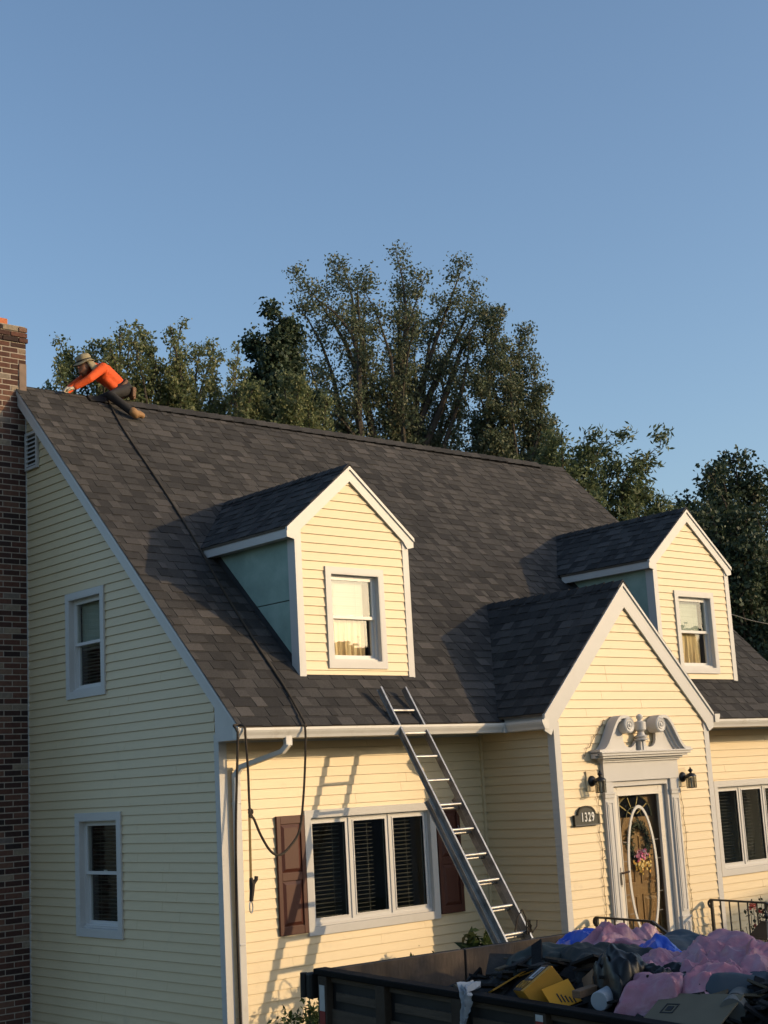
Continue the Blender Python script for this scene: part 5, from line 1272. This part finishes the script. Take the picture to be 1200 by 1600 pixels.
# ------------------------------------------------------------------ trees behind the house
def polyline(a, b, rg, n=6, wob=.12, sag=0.0):
    a, b = np.asarray(a, float), np.asarray(b, float); L_ = np.linalg.norm(b-a); P = []
    k1, k2 = rg.normal(size=3)*wob*L_*.35, rg.normal(size=3)*wob*L_*.2
    for i in range(n+1):
        t = i/n; P.append(a+(b-a)*t+k1*math.sin(math.pi*t)+k2*math.sin(2*math.pi*t)+np.array([0, 0, sag*L_*math.sin(math.pi*t)]))
    return np.array(P)
def along(P, t):
    x = min(max(t, 0), .9999)*(len(P)-1); i = int(x); return P[i]*(1-(x-i))+P[i+1]*(x-i)
def tree(name, lab, cat, base, fork, tips, leafm, seed, leaf=.11, n_leaf=16000, start=.25, side=(.9, 1.0), spread=.16, twigs=10, upb=.5, asp=.5, r0=.18, group='trees behind the house', clump=1.0, droop=0.0, bend=.12, frond=0, taper=.72):
    """trunk, limbs to the given tips, side branches and twigs; leaves sit in clumps along the twigs"""
    rg = np.random.default_rng(seed); t = thing(name, lab, cat, base, group); m = MB(); cl = []
    base = np.array(base, float); fork = np.array(fork, float)
    tk = polyline(base, fork, rg, 5, .05); m.tube([tuple(p) for p in tk], list(np.linspace(r0*1.25, r0*.8, 6)), 9)
    for tp in tips:
        tp = np.array(tp, float); st_ = along(tk, rg.uniform(.65, 1.0)); lm_ = polyline(st_, tp, rg, 8, bend, .06); L_ = np.linalg.norm(tp-st_)
        rr_ = r0*.45*min(1.2, (L_/5)**.5); m.tube([tuple(p) for p in lm_], list(np.linspace(rr_, .008, 9)), 6)
        for k in range(twigs):
            u_ = start+(1-start)*(k+rg.uniform(0, 1))/twigs; p = along(lm_, u_); d = (along(lm_, min(1, u_+.05))-along(lm_, max(0, u_-.05))); d /= np.linalg.norm(d)+1e-9
            o_ = rg.normal(size=3); o_ -= d*(o_@d); o_ /= np.linalg.norm(o_)+1e-9
            l_ = side[0]*(1-taper*u_)*rg.uniform(.6, 1.15)*side[1]; q = p+(o_*(1-upb*.6)+d*upb+np.array([0, 0, upb*.35-droop]))*l_
            br = polyline(p, q, rg, 3, .15); m.tube([tuple(x) for x in br], [.018, .012, .008, .004], 4)
            for w_ in np.linspace(.35, 1.05, max(2, int(3+l_*2.2))): cl.append((along(br, w_) if w_ < 1 else q, .85+.3*rg.random()))
            for s_ in range(2):
                w_ = rg.uniform(.4, .9); p2 = along(br, w_); o2 = rg.normal(size=3)*.55+(q-p)/(l_+1e-6)+np.array([0, 0, .3-droop]); q2 = p2+o2/np.linalg.norm(o2)*l_*.45
                m.tube([tuple(p2), tuple(q2)], [.008, .003], 4); cl.append((q2, .9)); cl.append(((p2+q2)/2, .7))
        for w_ in np.linspace(max(.5, start), 1.0, 18 if upb > .8 else 7): cl.append((along(lm_, w_), .8*(1.15-w_*.5)))
    m.build('trunk', BARK, t)
    C_ = np.array([c[0] for c in cl]); W_ = np.array([c[1] for c in cl])*rg.uniform(.35, 1.3, len(cl)); idx = rg.choice(len(C_), n_leaf, p=W_/W_.sum())
    pts = C_[idx]+np.clip(rg.normal(size=(n_leaf, 3)), -1.55, 1.55)*spread*W_[idx][:, None]**.5*np.array([1, 1, .85])
    if frond:
        Q = []; nf = n_leaf//18; ii = rg.choice(len(C_), nf, p=W_/W_.sum()); cen = C_.mean(0)
        for p in C_[ii]:
            d = (p-cen)*np.array([1, 1, .4]); d = d/(np.linalg.norm(d)+1e-6)+rg.normal(size=3)*.9; d[2] = d[2]*.6+.25; d /= np.linalg.norm(d); sd = np.cross(d, [0, 0, 1]); sd /= np.linalg.norm(sd)+1e-9
            for k in range(9):
                u_ = (k+1)/9*frond; c = p+d*u_+np.array([0, 0, -.45*u_*u_/frond])
                for sg in (-1, 1): a_ = sd*sg*.9+d*.45+np.array([0, 0, -.25])+rg.normal(size=3)*.1; a_ /= np.linalg.norm(a_); Q.append((c, a_*leaf*(1-.35*abs(k/8-.45)), d))
        B_ = np.array([q[0] for q in Q]); D_ = np.array([q[1] for q in Q]); E_ = np.array([q[2] for q in Q])*leaf*.17
        v = np.stack([B_, B_+D_*.45+E_, B_+D_, B_+D_*.45-E_], 1).reshape(-1, 3); f = np.arange(len(v)).reshape(-1, 4)
    else: v, f = leafmesh(pts, leaf, seed, asp=asp, updir=(0, 0, upb*.6-droop))
    leafobj('crown', v, f, leafm, t)
    return t
def leafmat(nm, a, b, c, tr=.25): return mat(nm, None, .55, .08, island=[(0, a), (.55, b), (1, c)], transl=tr, spec=.3)
LM1 = leafmat('olive_green_leaf', (.085, .115, .050), (.155, .185, .082), (.24, .24, .12), .4)
LM2 = leafmat('dark_green_leaf', (.022, .040, .024), (.040, .064, .036), (.066, .090, .048), .2)
LM3 = leafmat('brownish_green_leaf', (.062, .088, .052), (.105, .132, .075), (.170, .168, .105), .35)
LM5 = leafmat('walnut_leaf', (.055, .082, .042), (.10, .135, .064), (.16, .185, .095), .35)
rg = np.random.default_rng(11)
# upright bushy tree behind the roofer
T1t = [(5.5, 8.75), (5.8, 9.35), (6.1, 8.9), (6.33, 9.35), (6.55, 9.1), (6.79, 9.72), (7.05, 9.5), (7.35, 9.92), (7.55, 9.6), (7.75, 9.82), (8.05, 9.75), (8.41, 10.08), (8.62, 9.55), (8.9, 9.65), (9.15, 9.5), (9.42, 9.95), (9.66, 9.7), (9.94, 9.88), (10.12, 9.3), (10.16, 8.9), (5.35, 8.2), (10.3, 8.4)]
tips = [(x, 13+rg.normal()*.35, z) for x, z in T1t]+[(rg.uniform(5.7, 10.1), 13+rg.normal()*.7, rg.uniform(7.4, 9.6)) for _ in range(70)]
tree('bushy_tree', 'olive green tree of upright leafy shoots behind the roofer', 'tree', (7.8, 13, GROUND), (7.8, 13, 3.5), tips, LM1, 21, leaf=.082, n_leaf=80000, start=.52, side=(.62, 1.0), spread=.095, twigs=12, upb=.85, asp=.55, r0=.22, bend=.08)
# dark tree with pads of foliage
tips = [(x, 16+rg.normal()*.4, z) for x, z in ((12.45, 11.4), (12.85, 11.9), (13.2, 11.7), (13.6, 11.85), (14.1, 11.25), (14.35, 10.4), (12.6, 10.3), (12.75, 9.8), (13.4, 10.6), (13.9, 9.8), (13.0, 11.0), (13.1, 9.3), (13.8, 10.9))]
tree('dark_tree', 'dark green tree with dense pads of leaves left of the tall tree', 'tree', (13.3, 16.2, GROUND), (13.3, 16.2, 6.5), tips, LM2, 22, leaf=.105, n_leaf=22000, start=.55, side=(.75, 1.0), spread=.17, twigs=6, upb=.25, asp=.8, r0=.2)
tips = [(x, 12+rg.normal()*.4, z) for x, z in ((9.76, 8.4), (10.0, 8.7), (10.21, 8.8), (10.45, 8.75), (10.75, 8.9), (11.05, 8.75), (11.47, 8.65), (11.8, 8.4), (12.0, 8.0), (10.3, 8.2), (11.2, 8.2), (10.8, 8.3), (11.6, 7.9))]
tree('bushy_tree', 'small light olive tree just above the middle of the ridge', 'tree', (10.9, 12.2, GROUND), (10.9, 12.2, 4), tips, LM1, 23, leaf=.08, n_leaf=20000, start=.45, side=(.6, 1), spread=.10, twigs=10, upb=.8, asp=.55, r0=.14, bend=.08)
# tall airy tree
T3t = [(18.1, 15.8), (17.55, 14.6), (17.9, 13.4), (18.7, 15.2), (19.8, 16.45), (19.3, 15.4), (20.4, 15.8), (21.1, 15.9), (21.8, 17.15), (22.3, 16.1), (22.9, 15.9), (23.5, 16.6), (24.1, 16.0), (24.85, 16.05), (24.5, 15.2), (24.2, 14.5), (24.7, 13.4), (23.6, 14.2), (22.7, 14.4), (21.6, 14.6), (20.6, 14.0), (19.4, 13.8), (18.4, 12.3), (17.7, 12.2), (24.3, 12.2), (23.0, 12.0), (21.9, 12.4), (20.5, 12.2), (19.5, 11.6), (22.8, 10.8), (18.9, 10.9), (20.6, 10.6), (23.9, 11.0)]
tips = [(x, 20+rg.normal()*.9, z) for x, z in T3t]
tree('tall_tree', 'tall airy tree with bare limbs showing, highest above the ridge', 'tree', (21, 20.3, GROUND), (20.9, 20.2, 8.6), tips, LM3, 24, leaf=.105, n_leaf=50000, start=.36, side=(1.3, 1.0), spread=.21, twigs=9, upb=.5, asp=.6, r0=.3, bend=.10)
tips = [(x, 18+rg.normal()*.6, z) for x, z in ((23.8, 14.7), (24.3, 14.2), (25.2, 14.45), (25.3, 13.2), (24.7, 13.4), (23.2, 13.6), (22.8, 12.4), (23.9, 12.8), (25.3, 11.7), (24.6, 12.0), (23.4, 11.2), (25.8, 11.0), (24.9, 10.6), (24.1, 10.2), (22.9, 10.3), (25.9, 10.2))]
tree('tall_tree', 'second airy tree with a forked top right of the tallest tree', 'tree', (24.2, 18.2, GROUND), (24.2, 18.2, 7.6), tips, LM3, 25, leaf=.10, n_leaf=36000, start=.42, side=(1.05, 1.0), spread=.19, twigs=8, upb=.45, asp=.6, r0=.24)
# tree with long compound leaves above the right end of the ridge
tips = [(x, 15+rg.normal()*.6, z) for x, z in ((22.3, 9.7), (22.9, 9.3), (23.4, 9.6), (24.5, 9.95), (24.0, 9.2), (25.2, 9.3), (25.8, 9.6), (26.4, 9.75), (26.2, 9.0), (26.1, 8.5), (25.3, 8.3), (24.4, 8.5), (23.5, 8.4), (26.8, 7.9), (25.9, 7.7), (25.0, 7.4), (27.3, 7.6), (23.2, 7.6), (24.1, 7.2))]
tree('walnut_tree', 'green tree with long drooping compound leaves beyond the right roof end', 'tree', (24.6, 15.3, GROUND), (24.6, 15.2, 5.2), tips, LM5, 26, leaf=.19, n_leaf=17000, start=.55, side=(.75, 1.0), spread=.20, twigs=8, upb=.3, asp=.34, r0=.2, droop=.12, taper=.3, bend=.25)
# dark trees on the right
def mass(c, r_, n_, rg): 
    P = []
    for _ in range(n_):
        a = rg.uniform(0, 6.28); z = rg.uniform(-.75, 1); k = math.sqrt(max(0, 1-z*z*.9))*rg.uniform(.75, 1.02); P.append((c[0]+r_[0]*k*math.cos(a), c[1]+r_[1]*k*math.sin(a), c[2]+r_[2]*z))
    return P
tree('dark_tree', 'dark green tree rising highest at the right edge of the picture', 'tree', (32.0, 15.5, GROUND), (32, 15.5, 3), mass((32.0, 15.5, 6.9), (2.6, 2.2, 3.1), 60, rg)+[(31.8, 14.6, 10.2), (30.6, 14.8, 9.6), (29.7, 14.8, 9.6), (31.2, 14.6, 9.9)], LM2, 27, leaf=.15, n_leaf=42000, start=.5, side=(1.2, 1.0), spread=.26, twigs=5, upb=.35, asp=.65, r0=.3)
tree('dark_tree', 'broad dark tree behind the right dormer', 'tree', (29.6, 13.5, GROUND), (29.6, 13.5, 1.5), mass((29.8, 13.5, 4.6), (2.1, 2.0, 3.2), 60, rg)+[(28.3, 13.8, 8.2), (27.9, 13.9, 7.4)], LM2, 28, leaf=.14, n_leaf=42000, start=.45, side=(1.2, 1.0), spread=.26, twigs=5, upb=.3, asp=.65, r0=.26)
tree('dark_tree', 'low dark tree filling the gap under the right eave trees', 'tree', (27.5, 10.0, GROUND), (27.5, 10, -.5), mass((27.8, 10, 1.6), (2.6, 2.0, 2.8), 50, rg), LM2, 29, leaf=.15, n_leaf=24000, start=.4, side=(1.1, 1.0), spread=.26, twigs=5, upb=.3, asp=.65, r0=.2)
# overhead service wire on the right
m = MB(); m.tube(catm([(24.0, 12, 4.60), (26.3, 12, 4.32), (28.17, 12, 4.09), (34, 12, 3.75), (44, 12, 4.2)], 6), .012, 5); tag(m.build('utility_wire', mat('grey_wire', (.12, .12, .12), .6), None, org=(28, 12, 4)), 'thin grey utility wire crossing the dark trees at the right edge', 'wire')
# ------------------------------------------------------------------ the rest of the street, outside the picture
def cheap_tree(x, y, h, w_, lab, seed, m_=None):
    rg = np.random.default_rng(seed); t = thing('unseen_tree', lab, 'tree', (x, y, GROUND), 'trees round the lot, outside the picture'); m = MB()
    m.tube([(x, y, GROUND), (x+.1, y, GROUND+h*.25), (x, y+.1, GROUND+h*.7)], [.28, .22, .06], 8); m.build('trunk', BARK, t)
    n_ = 5200; u_ = rg.normal(size=(n_, 3)); u_ /= np.linalg.norm(u_, axis=1)[:, None]; k = rg.uniform(.35, 1, n_)[:, None]**.5
    P = np.array([x, y, GROUND+h*.52])+u_*k*np.array([w_, w_, h*.48]); v, f = leafmesh(P, .62, seed, asp=.75); leafobj('crown', v, f, m_ or LM2, t)
for i, (x, y, h, w_) in enumerate(((-20, 14, 10, 4.0), (-24, -14, 10, 4.4), (-27, 0, 10, 4.6))):  # trees added out of view to cut low sky light on the gable
    cheap_tree(x, y, h, w_, ['unseen tree added at the back left to block low sky', 'unseen tree added at the front left to block low sky', 'unseen tree added on the left to block low sky'][i], 60+i)
def shade_tree(x, y, zc, w_, hz, lab, seed, n_, leaf):
    rg = np.random.default_rng(seed); t = thing('unseen_tree', lab, 'tree', (x, y, GROUND), 'trees round the lot, outside the picture'); m = MB()
    m.tube([(x, y, GROUND), (x+.1, y, GROUND+1.5), (x, y+.1, zc+hz*.6)], [.2, .16, .04], 8)
    u_ = rg.normal(size=(70, 3)); u_ /= np.linalg.norm(u_, axis=1)[:, None]; cl = np.array([x, y, zc])+u_*rg.uniform(.3, 1, 70)[:, None]**.6*np.array([w_, w_, hz])
    for c in cl: m.tube([(x, y, max(GROUND+1.6, c[2]-1.2)), tuple(c)], [.03, .006], 4)
    m.build('trunk', BARK, t)
    P = cl[rg.integers(0, 70, n_)]+rg.normal(size=(n_, 3))*.34; v, f = leafmesh(P, leaf, seed, asp=.6); leafobj('crown', v, f, LM2, t)
DH, EH = Vector((.62, -.785, 0)), Vector((.785, .62, 0))
pt = DH*15-EH*6.4
shade_tree(pt.x, pt.y, 1.25, 3.3, 1.55, 'street tree whose crown shades the truck', 71, 3800, .19)
NS = mat('grey_neighbour_siding', (.20, .20, .20), .7, .08); NR = mat('neighbour_roof', (.05, .048, .046), .9, .15, 20)
def neighbour(cx, cy, ang, L_, D_, ze, zr, lab):
    t = thing('neighbour_house', lab, 'house', (cx, cy, GROUND)); c, s = math.cos(ang), math.sin(ang)
    f = lambda a, b, z: (cx+a*c-b*s, cy+a*s+b*c, z)
    m = MB(); m.hexa([f(-L_, -D_, GROUND), f(L_, -D_, GROUND), f(L_, D_, GROUND), f(-L_, D_, GROUND), f(-L_, -D_, ze), f(L_, -D_, ze), f(L_, D_, ze), f(-L_, D_, ze)])
    for a in (-L_, L_-.1): m.prism([(-D_, ze+.001), (D_, ze+.001), (0, zr-.1)], lambda p, q, d: f(d, p, q), a, a+.1)
    m.build('wall', NS, t)
    m = MB()
    for sg in (-1, 1): m.hexa([f(-L_-.3, sg*(D_+.4), ze-.25), f(L_+.3, sg*(D_+.4), ze-.25), f(L_+.3, 0, zr), f(-L_-.3, 0, zr), f(-L_-.3, sg*(D_+.4), ze-.1), f(L_+.3, sg*(D_+.4), ze-.1), f(L_+.3, 0, zr+.15), f(-L_-.3, 0, zr+.15)])
    m.build('roof', NR, t)
    for a in (-L_*.6, L_*.6):
        m = MB(); P = [f(a-.5, D_+.002, GROUND+1.2), f(a+.5, D_+.002, GROUND+1.2), f(a+.5, D_+.002, GROUND+2.6), f(a-.5, D_+.002, GROUND+2.6)]; Q = [f(a-.5, D_+.04, GROUND+1.2), f(a+.5, D_+.04, GROUND+1.2), f(a+.5, D_+.04, GROUND+2.6), f(a-.5, D_+.04, GROUND+2.6)]; m.hexa(P+Q); m.build('window', MATS['dark_cab_glass'], t)
    m = MB(); m.hexa([f(-.5, D_+.002, GROUND), f(.5, D_+.002, GROUND), f(.5, D_+.002, GROUND+2.1), f(-.5, D_+.002, GROUND+2.1), f(-.5, D_+.04, GROUND), f(.5, D_+.04, GROUND), f(.5, D_+.04, GROUND+2.1), f(-.5, D_+.04, GROUND+2.1)]); m.build('door', SHUTTER, t)
ang = math.atan2(.79, 1.0)
SHD = 33.0
neighbour(.62*SHD, -.785*SHD, ang, 14, 4.5, GROUND+4.6, SHADE_TOP, 'grey house across the street')
